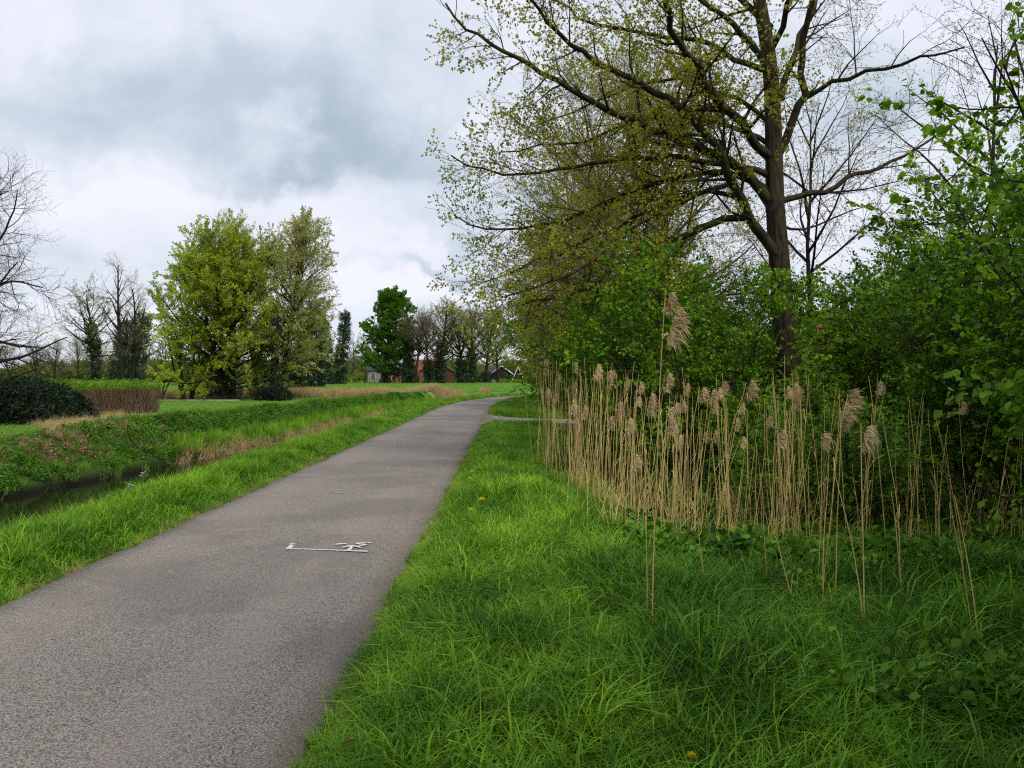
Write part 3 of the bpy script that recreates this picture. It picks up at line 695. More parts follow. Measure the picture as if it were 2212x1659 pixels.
for (ps, w0, w1, dY, bk, dens) in limbs:
    a = np.array(ps, float); n = len(a)
    s_ = np.r_[0, np.cumsum(np.hypot(*np.diff(a, axis=0).T))]; s_ /= s_[-1]
    tt = np.linspace(0, 1, n*2-1); X_ = np.interp(tt, s_, a[:, 0]); Y_ = np.interp(tt, s_, a[:, 1])
    jit = rng.normal(size=(len(tt), 2))*3.0; jit[0] = 0
    pts = np.array([PX(x_+j_[0], y_+j_[1], OY+dY*t_**1.2) for x_, y_, t_, j_ in zip(X_, Y_, tt, jit)])
    pts[:, 1] += .10*np.sin(tt*9+rng.uniform(0, 6))*tt
    r = np.linspace(w0, w1, len(tt))/px/2
    lb = MB(); lb.tube(pts, r, 8); lb.obj('limb', M[bk], oak)
    P = dict(levels=2, gap=(.27/max(dens, .3), .27), len=(1.3, .62), ang=(.5, 1.15), rmax=(.032, .012), rmin=.0035, up=.015, wob=.16, slev=1, sgap=.30, t0=.12)
    loc = []
    grow(rng, small, loc, pts, r[0], r[-1], 0, P)
    loc.append((pts[-1], pts[-1]-pts[-2]))
    loc = [q_ for q_ in loc if q_[0][0]/q_[0][1]*F+512 > 436+34*rng.random() or q_[0][2] < 3.2]
    for s1 in loc: (SPL if s1[0][0] < 4.7 else SPR).append(s1)
small.obj('branches', M['bark_moss'], oak)
crown('crown', 'oak', SPL, rng, .85, oak, keep=.75)
crown('crown', 'oakbrown', SPR, rng, .85, oak, keep=.7, label='sparse brownish budding twigs right of the trunk')
print('oak', len(SPL), len(SPR), round(time.time()-T0, 1))

# --- wood behind the oak: each tree on its own
G1 = 'budding trees in the roadside wood behind the oak'
wt = [  # X, Y, H, reach, kind, seed, label
 (3.6,20.5,9.6,3.6,'bare',21,'slender grey budding tree right behind the oak, leaning its twigs over the road'),
 (2.9,23.6,10.4,4.2,'bare',19,'twiggy greyish tree at the near corner of the side path'),
 (3.1,37.5,11.5,4.9,'bare',20,'twiggy half-bare tree at the far corner of the side path'),
 (4.0,29,12,4.8,'bare',22,'tall greyish budding tree further back behind the oak, beyond the side path'),
 (4.2,36,9.6,4.6,'pale',23,'light green budding tree above the hazel bushes where the road bends'),
 (3.9,47,10,4.2,'pale',24,'pale green tree at the outer bend of the road, thin crown against the sky'),
 (5.5,56,9,4.0,'pale',25,'last pale green tree above the bushes where the road disappears'),
 (7.4,19,9,3.2,'bare',26,'thin bare tree standing to the right of the oak trunk, deep in the wood'),
 (7.6,12.2,8.5,2.6,'oakbrown',27,'thin dark stemmed bare tree at the right edge rising over the hazel leaves'),
 (10.5,17,10,3.2,'oakbrown',28,'bare twiggy tree far right behind the leafy hazel')]
for X_, Y_, H_, br, kd, sd_, lb in wt:
    tree((X_, Y_, height(X_, Y_)), H_, sd_, lb, 'tree', 'budding_tree', tr=.13 if sd_ < 26 else .09, first=.16, nb=26 if sd_ < 26 else 20, blen=br, elev=(8, 65), shape='round',
         pr=kd, psc={'bare': 1.0, 'oak': 1.1, 'pale': .8, 'oakbrown': .9}[kd], bark='bark_grey' if sd_ < 26 else 'bark_dark', levels=1 if Y_ > 40 else 2, gap=(.5, .55), length=(1.3, .6), sgap=.42, slev=0 if Y_ > 40 else 1, up=.05, group=G1, keep=.85 if sd_ < 26 else .45)
print('wood', round(time.time()-T0, 1))

# --- shrubs: several meshes of each kind, copied with their parts
def shrub(seed, H, Wd, pr, psc, name, nst=10, dens=1., bark='bark_dark', low=.1, roll=.7, stemr=.022, outl=.55):
    rng = np.random.default_rng(seed); root = mkobj(name, None); sm = MB(); SP = []
    for k in range(nst):
        a = k*2.4+rng.uniform(-.4, .4); e = rng.uniform(.15, outl)
        d = np.array([math.cos(a)*e, math.sin(a)*e, 1.]); d /= np.linalg.norm(d); Ls = H*rng.uniform(.65, 1.05)
        pts = poly(rng, np.array([math.cos(a), math.sin(a), 0])*rng.uniform(.05, .25)-np.array([0, 0, .1]), d, Ls, 10, .02, .09)
        sm.tube(pts, np.linspace(stemr, .005, 11), 5)
        for j in range(int(Ls/.17*dens)):
            t = low+(1-low)*rng.random()**.85; p, tg = along(pts, min(t, .99))
            d = side_dir(rng, tg, rng.uniform(.7, 1.3)); Lc = Wd*rng.uniform(.35, .85)*(1.1-.6*t)
            c = poly(rng, p, d, Lc, 4, .03, .14); sm.tube(c, np.linspace(.009, .004, 5), 3)
            for t2 in (.35, .65, .95):
                p2, tg2 = along(c, t2); SP.append((p2, side_dir(rng, tg2, rng.uniform(.2, .9))))
    sm.obj('stems', M[bark], root); crown('foliage', pr, SP, rng, psc, root, roll)
    return root
SH = {}
for kd, args in {'hz': [(31,4.2,1.5,'hazel',1.,'hazel_bush'),(32,3.6,1.6,'hazel',1.,'hazel_bush')],
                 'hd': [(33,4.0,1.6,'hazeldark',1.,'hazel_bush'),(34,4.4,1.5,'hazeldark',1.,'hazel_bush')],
                 'hw': [(35,1.8,.9,'hawthorn',.9,'hawthorn_bush')]}.items():
    SH[kd] = [shrub(*a_, nst=11 if kd != 'hw' else 9, dens=1.0 if kd != 'hw' else 1.3, stemr=.022 if kd != 'hw' else .01) for a_ in args]
used = set()
def put(kd, i, X_, Y_, s_, label, cat='bush', group=None, sz=1., rz=None):
    src = SH[kd][i % len(SH[kd])]
    o = src if src.name not in used else copy_tree(src)
    used.add(o.name); used.add(src.name)
    o.location = (X_, Y_, height(X_, Y_)); o.rotation_euler = (0, 0, (X_*7+Y_*3) % 6.28 if rz is None else rz); o.scale = (s_, s_, s_*sz)
    o['label'] = label; o['category'] = cat
    if group: o['group'] = group
    return o
GH = 'green hazel bushes along the right side of the road'
rows = [
 ('hz',0,3.0,12.6,.95,1.0,'green hazel bush behind the leftmost reeds, left of the oak trunk'),
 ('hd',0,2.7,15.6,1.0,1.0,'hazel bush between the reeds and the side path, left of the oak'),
 ('hz',1,2.5,19,1.05,1.05,'leafy hazel bush just before the side path on the right'),
 ('hd',1,2.7,22.6,1.05,1.0,'hazel bush at the near corner of the side path'),
 ('hz',0,2.6,35.5,1.2,1.1,'round hazel bush on the grass just past the side path'),
 ('hz',1,2.3,41,1.4,1.1,'hazel bush overhanging the verge beyond the side path'),
 ('hz',0,2.6,47,1.5,1.0,'green bush on the inside of the distant road bend'),
 ('hz',0,2.9,53,1.15,1.0,'bush where the road bends out of sight'),
 ('hd',1,4.6,59,1.3,1.0,'last bush hiding the end of the visible road'),
 ('hd',1,4.0,10.9,.42,.95,'low dark hazel bush directly in front of the oak trunk base'),
 ('hz',1,5.0,10.6,.46,1.0,'low hazel bush just right of the oak trunk behind the reeds'),
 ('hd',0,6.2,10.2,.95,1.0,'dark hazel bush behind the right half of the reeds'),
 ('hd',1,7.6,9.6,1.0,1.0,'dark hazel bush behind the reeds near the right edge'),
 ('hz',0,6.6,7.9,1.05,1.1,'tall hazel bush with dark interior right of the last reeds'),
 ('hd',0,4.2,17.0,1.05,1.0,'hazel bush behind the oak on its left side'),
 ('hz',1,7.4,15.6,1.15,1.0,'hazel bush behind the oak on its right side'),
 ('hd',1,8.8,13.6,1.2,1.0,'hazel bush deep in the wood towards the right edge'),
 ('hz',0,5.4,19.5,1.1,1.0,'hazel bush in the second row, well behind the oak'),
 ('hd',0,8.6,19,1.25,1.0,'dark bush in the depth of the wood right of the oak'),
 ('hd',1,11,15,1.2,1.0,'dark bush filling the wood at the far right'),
 ('hz',1,5.0,25,1.1,1.0,'bush behind the hazels beside the side path'),
 ('hd',0,5.4,40,1.2,1.0,'bush in the second row past the side path'),
 ('hd',1,5.6,48,1.2,1.0,'bush behind the bend, under the pale tree'),
 ('hz',1,3.9,2.4,1.0,1.0,'unseen hazel bush added beside the verge to darken the lower right'),  # added out of view to block sky light from the lower right
 ('hd',0,5.0,3.9,1.1,1.0,'unseen hazel bush added just past the right edge for shade'),  # added out of view, shades the lower right corner
 ('hz',0,3.6,-1.2,1.1,1.0,'unseen hazel bush added behind the viewer on the right for shade'),  # added out of view to deepen the shade on the near verge
 ('hd',1,6.2,5.2,1.1,1.1,'dark hazel bush behind the nearest one at the right edge'),
 ('hd',0,12,22,1.3,1.0,'bush at the back of the wood, lowest under the sky gap'),
]
for kd, i_, X_, Y_, s_, sz_, lb in rows: put(kd, i_, X_, Y_, s_, lb, group=GH, sz=sz_)
put('hw', 0, 3.35, 9.3, 1.0, 'bright light green hawthorn bush in front of the oak, behind the reeds')
put('hw', 0, 4.1, 9.2, .85, 'low light green hawthorn bush right of the brighter one behind the reeds', rz=2.)
put('hw', 0, .95, 12.6, .42, 'small low bramble bush on the grass beside the leftmost reeds', rz=1.)
print('shrubs', round(time.time()-T0, 1))

# --- near hazel at the right edge: its leaves are single pieces
hz = mkobj('hazel_bush', None, None, 'large-leaved hazel leaning in from the right edge of the frame, closest bush', 'bush', None, None, (4.75, 5.9, height(4.75, 5.9)))
rng = np.random.default_rng(77); sm = MB(); SP = []; LF = []
for k in range(13):
    a = k*2.4+.5; e = rng.uniform(.1, .42); d = np.array([math.cos(a)*e-.10, math.sin(a)*e, 1.]); Ls = rng.uniform(2.8, 5.0)
    pts = poly(rng, np.array([math.cos(a), math.sin(a), 0])*.2-np.array([0, 0, .1]), d/np.linalg.norm(d), Ls, 12, .02, .08)
    sm.tube(pts, np.linspace(.020, .005, 13), 6)
    for j in range(int(Ls/.16)):
        t = .12+.88*rng.random(); p, tg = along(pts, min(t, .99)); d = side_dir(rng, tg, rng.uniform(.7, 1.3)); Lc = rng.uniform(.4, 1.15)*(1.1-.5*t)
        c = poly(rng, p, d, Lc, 5, .02, .13); sm.tube(c, np.linspace(.008, .003, 6), 4)
        for t2 in np.linspace(.25, 1, 5):
            p2, tg2 = along(c, min(t2, .99)); dd = side_dir(rng, tg2, rng.uniform(.3, 1.1))
            if rng.random() < .45: SP.append((p2, dd))
            LF.append((p2, dd))
# hanging foreground sprigs
sm.obj('stems', M['bark_dark'], hz)
crown('foliage', 'hazel', SP, rng, .85, hz, .7)
lm = []
for j in range(5):
    b = MB(); leaf(b, np.zeros(3), np.array([1., 0, -.35]), np.array([.2, 0, 1.]), .064, .056, 0, .2+.08*j); lm.append(b.mesh('leaf', M['hazel']))
LF.sort(key=lambda q_: q_[0][0]*1.0+q_[0][1]*1.0)
for p2, dd in LF[:290]:
    o = mkobj('leaf', lm[rng.integers(0, 5)], hz); o.location = p2+dd*.03; s_ = rng.uniform(.7, 1.25); o.scale = (s_, s_, s_)
    o.rotation_euler = (rng.uniform(-.6, .6), rng.uniform(-.2, .5), math.atan2(dd[1], dd[0]))

# ------------------------------------------------------------------ left side and far trees
L_ = dict
T = tree
# frame-edge bare tree
T((-20.1, 28, 0.02), 9.2, 41, 'large bare tree at the left edge, long dark branches reaching right', name='bare_tree', tr=.24, first=.14, nb=34, blen=4.9, elev=(-6, 70), shape='round', pr='baredark', psc=.9, bark='bark_dark', levels=2, gap=(.5,.5), length=(2.0,.9), sgap=.45, slev=1, up=.03, wob=.2, rmin=.01, keep=.8)
T(at(270, 76), 13.2, 42, 'tall bare tree with two upright leaders behind the low hedge', name='bare_tree', tr=.25, first=.26, nb=34, blen=3.6, elev=(28, 70), shape='cone', pr='barefar', psc=.6, bark='bark_dark', levels=1, gap=(.6,), length=(1.5,), sgap=.5, slev=1, trunks=2, keep=1., rmin=.015)
T(at(203, 118), 14.2, 43, 'ivy-covered oak with thin leafing crown, left of the two-leader tree', name='ivy_tree', tr=.42, first=.35, nb=26, blen=5.2, elev=(15, 60), pr='olive', psc=.75, bark='bark_dark', levels=1, gap=(.9,), length=(2.,), sgap=.9, slev=0, ivy=.72, keep=.75)
T(at(258, 112), 12.4, 44, 'squat tree smothered in dark ivy behind the two-leader tree', name='ivy_tree', tr=.75, first=.4, nb=14, blen=2.2, elev=(15, 60), pr='olive', psc=.7, bark='bark_dark', levels=0, gap=(.9,), length=(2.,), sgap=.9, slev=0, ivy=.95, trunks=2, keep=.6)
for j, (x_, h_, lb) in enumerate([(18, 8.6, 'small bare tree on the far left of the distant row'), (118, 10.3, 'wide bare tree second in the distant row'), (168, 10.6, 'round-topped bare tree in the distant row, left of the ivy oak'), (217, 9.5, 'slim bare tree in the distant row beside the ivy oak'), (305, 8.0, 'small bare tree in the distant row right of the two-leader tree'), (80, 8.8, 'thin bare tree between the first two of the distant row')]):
    T(at(x_, 160, .1), h_, 50+j, lb, name='bare_tree', tr=.2, first=.3, nb=20, blen=3.3, elev=(25, 70), pr='barefar', psc=.8, levels=1, tfrac=.7, gap=(1.,), length=(1.5,), sgap=.6, slev=0, group='row of bare trees on the far left horizon', bark='bark_dark', rmin=.03)
T((5.6, -3.2, 0), 11, 40, 'unseen leafy tree added behind the viewer to shade the near verge', name='maple_tree', tr=.22, first=.25, nb=40, blen=4.0, elev=(5, 70), pr='chestnut', psc=.7, bark='bark_dark', levels=1, gap=(.6,), length=(1.4,), sgap=.5, slev=0, keep=.5)  # unseen, added so that its shadow falls on the near right verge
# garden tree group
T(at(500, 51), 12.0, 61, 'broad maple with bright yellow-green young leaves, biggest tree of the left group', name='maple_tree', tr=.22, first=.13, nb=84, blen=4.7, elev=(8, 74), shape='round', pr='maple', psc=1.0, bark='bark_dark', levels=1, gap=(.5,), length=(1.5,), sgap=.40, slev=0, ivy=.42, ivypr='ivy', trunks=3, up=.05, keep=.72, tfrac=.80)
T(at(560, 55), 13.0, 62, 'brownish budding tree peeping above the yellow-green maple', name='birch_tree', tr=.16, first=.4, nb=30, blen=2.6, elev=(25, 72), pr='birch', psc=.85, levels=0, gap=(.6,), length=(1.2,), sgap=.4, slev=0)
T(at(600, 53), 13.2, 63, 'tall wind-blown birch with trailing pale twigs, right of the maple', name='birch_tree', tr=.22, first=.2, nb=70, blen=3.0, elev=(30, 78), shape='round', pr='birch', psc=1.0, levels=1, gap=(.6,), length=(1.2,), sgap=.40, slev=0, ivy=.35, ivypr='ivy', up=-.03, lean=(.04, 0), keep=.7, tfrac=.86)
T(at(592, 51.5), 6.5, 64, 'short stout ivy-covered trunk between the maple and the birch', name='ivy_tree', tr=.42, first=.5, nb=8, blen=1.6, elev=(20, 60), pr='olive', psc=.5, bark='bark_dark', levels=0, sgap=.6, slev=0, ivy=.95, ivypr='ivy', keep=.6)
T(at(405, 50), 5.2, 65, 'yellow-green multi-stemmed hazel tree on the left side of the maple', name='hazel_tree', tr=.09, first=.15, nb=40, blen=1.7, elev=(20, 75), pr='maple', psc=.75, bark='bark_dark', levels=0, sgap=.3, slev=0, trunks=7)
T(at(345, 52), 4.2, 66, 'open many-stemmed shrub with bare lower stems beside the yellow-green hazel', name='coppiced_shrub', cat='shrub', tr=.05, first=.3, nb=30, blen=1.0, elev=(30, 80), pr='pale', psc=.5, bark='bark_grey', levels=0, sgap=.4, slev=0, trunks=10, keep=.5)
T(at(455, 56), 5.8, 67, 'thin shaded tree behind the maple trunk, dark ivy on its stem', name='ivy_tree', tr=.17, first=.3, nb=16, blen=1.6, elev=(20, 60), pr='maple', psc=.6, levels=0, sgap=.5, slev=0, ivy=.6, ivypr='ivy')
T(at(550, 57), 6.5, 68, 'small ivy-clad tree just behind the maple on the right', name='ivy_tree', tr=.2, first=.3, nb=16, blen=1.8, elev=(20, 60), pr='olive', psc=.5, levels=0, sgap=.5, slev=0, ivy=.7, ivypr='ivy')
for j, (x_, Y_, H_, lb) in enumerate([(640, 92, 12, 'ivy-stemmed pale tree just right of the birch'), (668, 98, 12.5, 'pale green tree with ivy on its stem, second right of the birch'), (690, 105, 10, 'low pale green tree left of the dark ivy column')]):
    T(at(x_, Y_), H_, 70+j, lb, name='pale_tree', tr=.25, first=.22, nb=24, blen=3.2, elev=(10, 60), pr='pale', psc=.95, bark='bark_dark', levels=0, sgap=.55, slev=0, ivy=.7, keep=.8)
T(at(726, 138), 14.5, 75, 'narrow dark column of ivy over a dead tree, standing alone', name='ivy_tree', tr=.55, first=.45, nb=8, blen=1.2, elev=(40, 80), pr='olive', psc=.3, bark='bark_dark', levels=0, sgap=1.2, slev=0, ivy=.98, trunks=2)
# farm group
T(at(832, 158), 17.5, 81, 'dense dark green horse chestnut in front of the farmhouse', name='chestnut_tree', tr=.5, first=.14, nb=60, blen=6.2, elev=(0, 72), shape='round', pr='chestnut', psc=1.0, bark='bark_dark', levels=1, gap=(1.3,), length=(2.,), sgap=.8, slev=0, ivy=.5, crown_name='crown')
fg = [(882,156,12,.5,'olive',.55,'dark ivy-clad trunk directly right of the chestnut',.95,2.6,3.),
      (898,154,18.3,.34,'barefar',.8,'straight slender bare tree in front of the red-roofed farmhouse',0,4.6,0),
      (928,156,17.8,.33,'barefar',.7,'slightly leaning ivy-footed tree right of the slender bare one',.45,4.,0),
      (950,158,16.5,.55,'olive',.7,'thick ivy-covered tree before the farm, left of centre in its group',.6,5.,0),
      (998,160,17.5,.55,'barefar',.8,'tall ivy-trunked oak with bare fan-shaped crown before the farm',.5,6.,0),
      (1018,162,15.5,.5,'olive',.75,'forked ivy-clad oak with olive crown near the barn',.5,5.4,0),
      (1048,168,14.6,.4,'pale',.95,'pale green leafing oak just left of the barn',.2,6.,0),
      (1075,172,13.0,.3,'pale',.8,'thin pale green tree above the barn roof',0,5.,0)]
for j, (x_, Y_, H_, tr_, pr_, ps_, lb, iv_, bl_, _) in enumerate(fg):
    T(at(x_, Y_), H_, 90+j, lb, name='farm_tree', tr=tr_, first=.5 if pr_ == 'barefar' else .3, nb=34, blen=bl_*(1.35 if pr_ == 'barefar' else 1), elev=(22, 70) if pr_ == 'barefar' else (10, 65), tfrac=.60 if pr_ == 'barefar' else .9, pr=pr_, psc=ps_, bark='bark_dark', levels=1, gap=(1.1,), length=(2.2,), sgap=.7, slev=0, ivy=iv_, rmin=.03, keep=.85)
for j, (x_, Y_, H_, lb) in enumerate([(765, 195, 10.5, 'brownish thin tree behind, between the ivy column and the chestnut'), (790, 190, 10, 'small brown leafless tree left of the chestnut'), (862, 215, 14, 'olive tree rising behind the farmhouse roof'), (945, 210, 13, 'olive tree behind the farmhouse chimney end'), (975, 220, 14, 'olive tree behind the farm, right of its roof'), (1030, 215, 14, 'olive tree behind the barn'), (745, 220, 9, 'low brown tree on the horizon beside the ivy column')]):
    T(at(x_, Y_, .1), H_, 110+j, lb, name='distant_tree', tr=.3, first=.15, nb=26, blen=4.2, elev=(5, 60), pr='olive', psc=1.05, levels=0, sgap=1.0, slev=0, bark='bark_grey', group='olive trees behind the farm', keep=.8)
T(at(935, 176), 6.6, 120, 'pink blossoming tree in front of the farmhouse roof', name='blossom_tree', tr=.15, first=.4, nb=16, blen=1.8, elev=(10, 60), pr='pinkbl', psc=.7, levels=0, sgap=.5, slev=0)
print('far trees', round(time.time()-T0, 1))

# --- far hedges and woods that read as one mass
def mass(name, pr, x0, x1, y0, y1, h0, h1, n, seed, label, cat, kind='stuff', sc0=1.):
    rng = np.random.default_rng(seed); X_ = rng.uniform(x0, x1, n); Y_ = rng.uniform(y0, y1, n)
    top = h0+(h1-h0)*fbm(X_*.12+seed, Y_*.02)*1.0; Z_ = top*rng.random(n)**.7
    return scatter(name, pr, np.stack([X_, Y_, Z_], 1), rng.uniform(0, 6.28, (n, 3)), rng.uniform(.6, 1.2, n)*sc0, label=label, cat=cat, kind=kind)
mass('far_hedge', 'farbush', -135, -52, 188, 198, 1.5, 4.6, 1500, 1, 'mixed brown and green hedge along the far left edge of the field', 'hedge')
mass('far_woods', 'farbush', -190, 60, 300, 330, 3.0, 9.5, 3600, 2, 'hazy line of woods on the horizon beyond the field', 'woods', sc0=1.7)
mass('far_undergrowth', 'farbush', -58, -38, 168, 178, 1.0, 3.6, 420, 3, 'olive undergrowth between the ivy column and the chestnut', 'undergrowth')
mass('far_hedge', 'farbush', -95, -62, 200, 210, 1.5, 4.0, 450, 4, 'olive hedge behind the garden tree group on the horizon', 'hedge')
mass('farm_hedge', 'hedgeclump', -2.5, 14, 165, 167, .3, 1.3, 500, 5, 'low clipped hedge in front of the black barn', 'hedge', sc0=1.6)
mass('farm_undergrowth', 'farbush', -38, -6, 175, 186, .8, 3.2, 260, 6, 'dark undergrowth at the feet of the farm trees', 'undergrowth', sc0=.8)

# ------------------------------------------------------------------ farm buildings
M['brick'] = flat_mat('old_brick', (.24,.10,.07), .9, .2, .3, 3, .2)
M['greybrick'] = flat_mat('pale_brick', (.36,.30,.28), .9, .2, .2, 3, .2)
M['redtile'] = flat_mat('orange_roof_tile', (.22,.08,.05), .85, .2, .25, 2, .3)
M['darktile'] = flat_mat('dark_roof', (.065,.06,.06), .9, .2, .3, 2, .3)
M['thatch'] = flat_mat('mossy_grey_roof', (.10,.085,.075), .95, .1, .3, 1.5, .3)
M['blackwood'] = flat_mat('tarred_boards', (.035,.033,.035), .85, .2, .3, 4, .3)
M['whitewood'] = flat_mat('white_paint', (.78,.78,.76), .6, .3, .05, 4, 0)
M['glass'] = flat_mat('window_glass', (.03,.035,.04), .1, .5, .1, 1, 0)
def gable_house(name, label, base, Lx, Ly, eave, ridge, wallm, roofm, ax='y', over=.3, windows=(), doors=(), trim=False, rz=0., chimney=None, cat='building', gablem=None):
    """ridge runs along y (gable faces the road) or along x"""
    root = mkobj(name, None, None, label, cat, None, None, base); root.rotation_euler = (0, 0, rz)
    a, b = (Lx/2, Ly/2) if ax == 'y' else (Ly/2, Lx/2)
    def tr_(v): return v if ax == 'y' else [(q_[1], q_[0], q_[2]) for q_ in v]
    wb = MB()
    wb.add(tr_([(-a,-b,0),(a,-b,0),(a,b,0),(-a,b,0),(-a,-b,eave),(a,-b,eave),(a,b,eave),(-a,b,eave)]), q=[(0,1,5,4),(1,2,6,5),(2,3,7,6),(3,0,4,7)])
    wb.obj('wall', M[wallm], root, smooth=False)
    gb_ = MB()
    for s_ in (-1, 1): gb_.add(tr_([(-a, s_*b, eave),(a, s_*b, eave),(0, s_*b, ridge-.05)]), t=[(0,1,2)])
    gb_.obj('gable', M[gablem or wallm], root, smooth=False)
    sl = (ridge-eave)/a
    for s_ in (-1, 1):
        rb = MB(); e = a+over; th = .16
        v = [(s_*e,-b-over,ridge-sl*e),(0,-b-over,ridge),(0,b+over,ridge),(s_*e,b+over,ridge-sl*e)]
        v2 = [(q_[0], q_[1], q_[2]+th) for q_ in v]
        rb.add(tr_(v+v2), q=[(0,1,2,3),(4,5,6,7),(0,1,5,4),(1,2,6,5),(2,3,7,6),(3,0,4,7)]); rf = rb.obj('roof', M[roofm], root, smooth=False)
        if chimney and s_ == 1:
            cb = MB(); cb.box(tr_([(.35, chimney, ridge+.25)])[0], (.7, .7, 1.2)); cb.obj('chimney', M['brick'], rf, smooth=False)
    if trim:
        for s_ in (-1, 1):
            tb_ = MB(); e = a+over; y_ = -b-over-.04
            v = [(s_*e, y_, ridge-sl*e-.12),(0, y_, ridge-.12),(0, y_, ridge+.20),(s_*e, y_, ridge-sl*e+.20)]
            v2 = [(q_[0], q_[1]-.06, q_[2]) for q_ in v]
            tb_.add(tr_(v+v2), q=[(0,1,2,3),(4,5,6,7),(0,1,5,4),(1,2,6,5),(2,3,7,6),(3,0,4,7)]); tb_.obj('bargeboard', M['whitewood'], root, smooth=False)
    for (cx_, cz_, w_, h_) in windows:     # on the face towards the road (-y)
        yb = -b if ax == 'y' else -a
        fb = MB(); 
        for dx_, dz_, ww, hh in ((-w_/2, 0, .12, h_+.12), (w_/2, 0, .12, h_+.12), (0, -h_/2, w_, .12), (0, h_/2, w_, .12), (0, 0, .07, h_)):
            fb.box((cx_+dx_, yb-.05, cz_+dz_), (ww, .1, hh))
        fr = fb.obj('window', M['whitewood'], root, smooth=False); gl = MB(); gl.box((cx_, yb-.02, cz_), (w_-.1, .03, h_-.1)); gl.obj('pane', M['glass'], fr, smooth=False)
    for (cx_, w_, h_) in doors:
        yb = -b if ax == 'y' else -a
        db = MB(); db.box((cx_, yb-.04, h_/2), (w_, .08, h_)); dr = db.obj('door', M['blackwood'], root, smooth=False)
        hb = MB(); hb.box((cx_+w_/2-.2, yb-.11, h_/2), (.1, .06, .25)); hb.obj('handle', M['whitewood'], dr, smooth=False)
    return root
gable_house('brick_cottage', 'pale grey brick cottage with two white windows beside the chestnut tree', at(825, 176, 0.), 5.4, 5, 2.9, 4.4, 'greybrick', 'darktile', ax='x', windows=((-1.5,1.5,.9,1.7),(.6,1.5,.9,1.7)), over=.35)
gable_house('small_gable', 'small dark shed gable with white roof edge just right of the chestnut trunk', at(856, 174, 0.), 4.2, 5, 1.9, 4.5, 'brick', 'darktile', trim=True, windows=((-1., 1.0, .7, .9),))
gable_house('farmhouse', 'brick farmhouse with orange tiled roof behind the tree trunks', at(905, 186, 0.), 6.4, 6, 2.4, 5.3, 'brick', 'redtile', ax='x', windows=((-2.4,1.4,1.,1.3),(2.4,1.4,1.,1.3)), doors=((.2,1.1,2.1),), chimney=1.5)
gable_house('farm_wing', 'low brick farm wing with grey mossy roof in front of the orange-roofed house', at(945, 177, 0.), 7.2, 7, 2.6, 5.0, 'brick', 'thatch', windows=((-1.4,1.4,1.,1.2),(1.4,1.4,1.,1.2)), doors=((0, 1., 2.1),))
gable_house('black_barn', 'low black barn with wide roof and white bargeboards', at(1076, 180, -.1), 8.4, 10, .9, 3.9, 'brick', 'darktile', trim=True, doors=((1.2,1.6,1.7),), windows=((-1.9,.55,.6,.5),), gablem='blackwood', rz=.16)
gable_house('black_shed', 'small dark gable with white edge, right of the black barn', at(1119, 172, -.1), 2.6, 5, .7, 3.6, 'blackwood', 'darktile', trim=True, doors=((0, .9, 1.6),))
gable_house('roadside_house', 'house with orange roof glimpsed through the wood right of the oak', (17.5, 38, 0.), 9, 7, 2.5, 4.5, 'brick', 'redtile', ax='x', windows=((-2,1.5,1.1,1.3),(2,1.5,1.1,1.3)), doors=((0,1.,2.1),))

# ------------------------------------------------------------------ garden objects on the left
def hedge(name, pr, x0, x1, y0, y1, h, n, seed, label, sc0=1., dome=False, cat='hedge', stems=0, stemm='bark_grey', zmin=0.):
    rng = np.random.default_rng(seed); root = mkobj(name, None, None, label, cat, None, None, ((x0+x1)/2, (y0+y1)/2, 0)); cx_, cy_ = (x0+x1)/2, (y0+y1)/2
    U = rng.uniform(-1, 1, (n, 2)); hh = h*(.86+.28*fbm((U[:, 0]+1)*3+seed, (U[:, 1]+1)*2))
    if dome: hh = hh*np.sqrt(np.clip(1-np.abs(U[:, 0])**3.2, .04, 1))*np.sqrt(np.clip(1-.75*np.abs(U[:, 1])**3, .04, 1))
    Z_ = np.where(rng.random(n) < .5, hh*(1-.25*rng.random(n)**2), hh*rng.random(n)); Z_ = np.maximum(Z_, zmin*h)
    X_ = U[:, 0]*(x1-x0)/2; Y_ = U[:, 1]*(y1-y0)/2
    scatter('foliage', pr, np.stack([X_, Y_, Z_+height(X_+cx_, Y_+cy_)], 1), rng.uniform(0, 6.28, (n, 3)), rng.uniform(.6, 1.2, n)*sc0, root)
    sb = MB()
    for _ in range(stems or 12):
        a_ = rng.uniform(-1, 1, 2)*.92; p_ = np.array([a_[0]*(x1-x0)/2, a_[1]*(y1-y0)/2, -.05]); p_[2] += height(p_[0]+cx_, p_[1]+cy_)
        c = poly(rng, p_, np.array([rng.uniform(-.25, .25), rng.uniform(-.25, .25), 1.]), h*rng.uniform(.75, .98), 4, .02, .14); sb.tube(c, np.linspace(.012, .005, 5), 3)
    sb.obj('stems', M[stemm], root); return root
hedge('evergreen_bush', 'rhodo', -19.0, -14.7, 25.2, 28.4, 1.3, 2100, 1, 'rounded dark evergreen bush on the lawn at the left edge', dome=True, cat='bush')
hedge('green_hedge', 'hedgeclump', -22.0, -17.9, 33.5, 35.5, 1.25, 700, 2, 'bright green hedge between the dark evergreen and the brown clipped hedge')
hedge('clipped_hedge', 'hedgeclump', -17.6, -14.9, 32.2, 34.2, 1.32, 260, 3, 'clipped box-shaped hedge with brown bare stems and green top', stems=1300, zmin=.85, sc0=.8, stemm='stick')
hedge('dark_bush', 'rhodo', -15.9, -14.0, 49, 51, .85, 420, 4, 'low dark evergreen bush at the right foot of the birch', dome=True, cat='bush', sc0=.9)
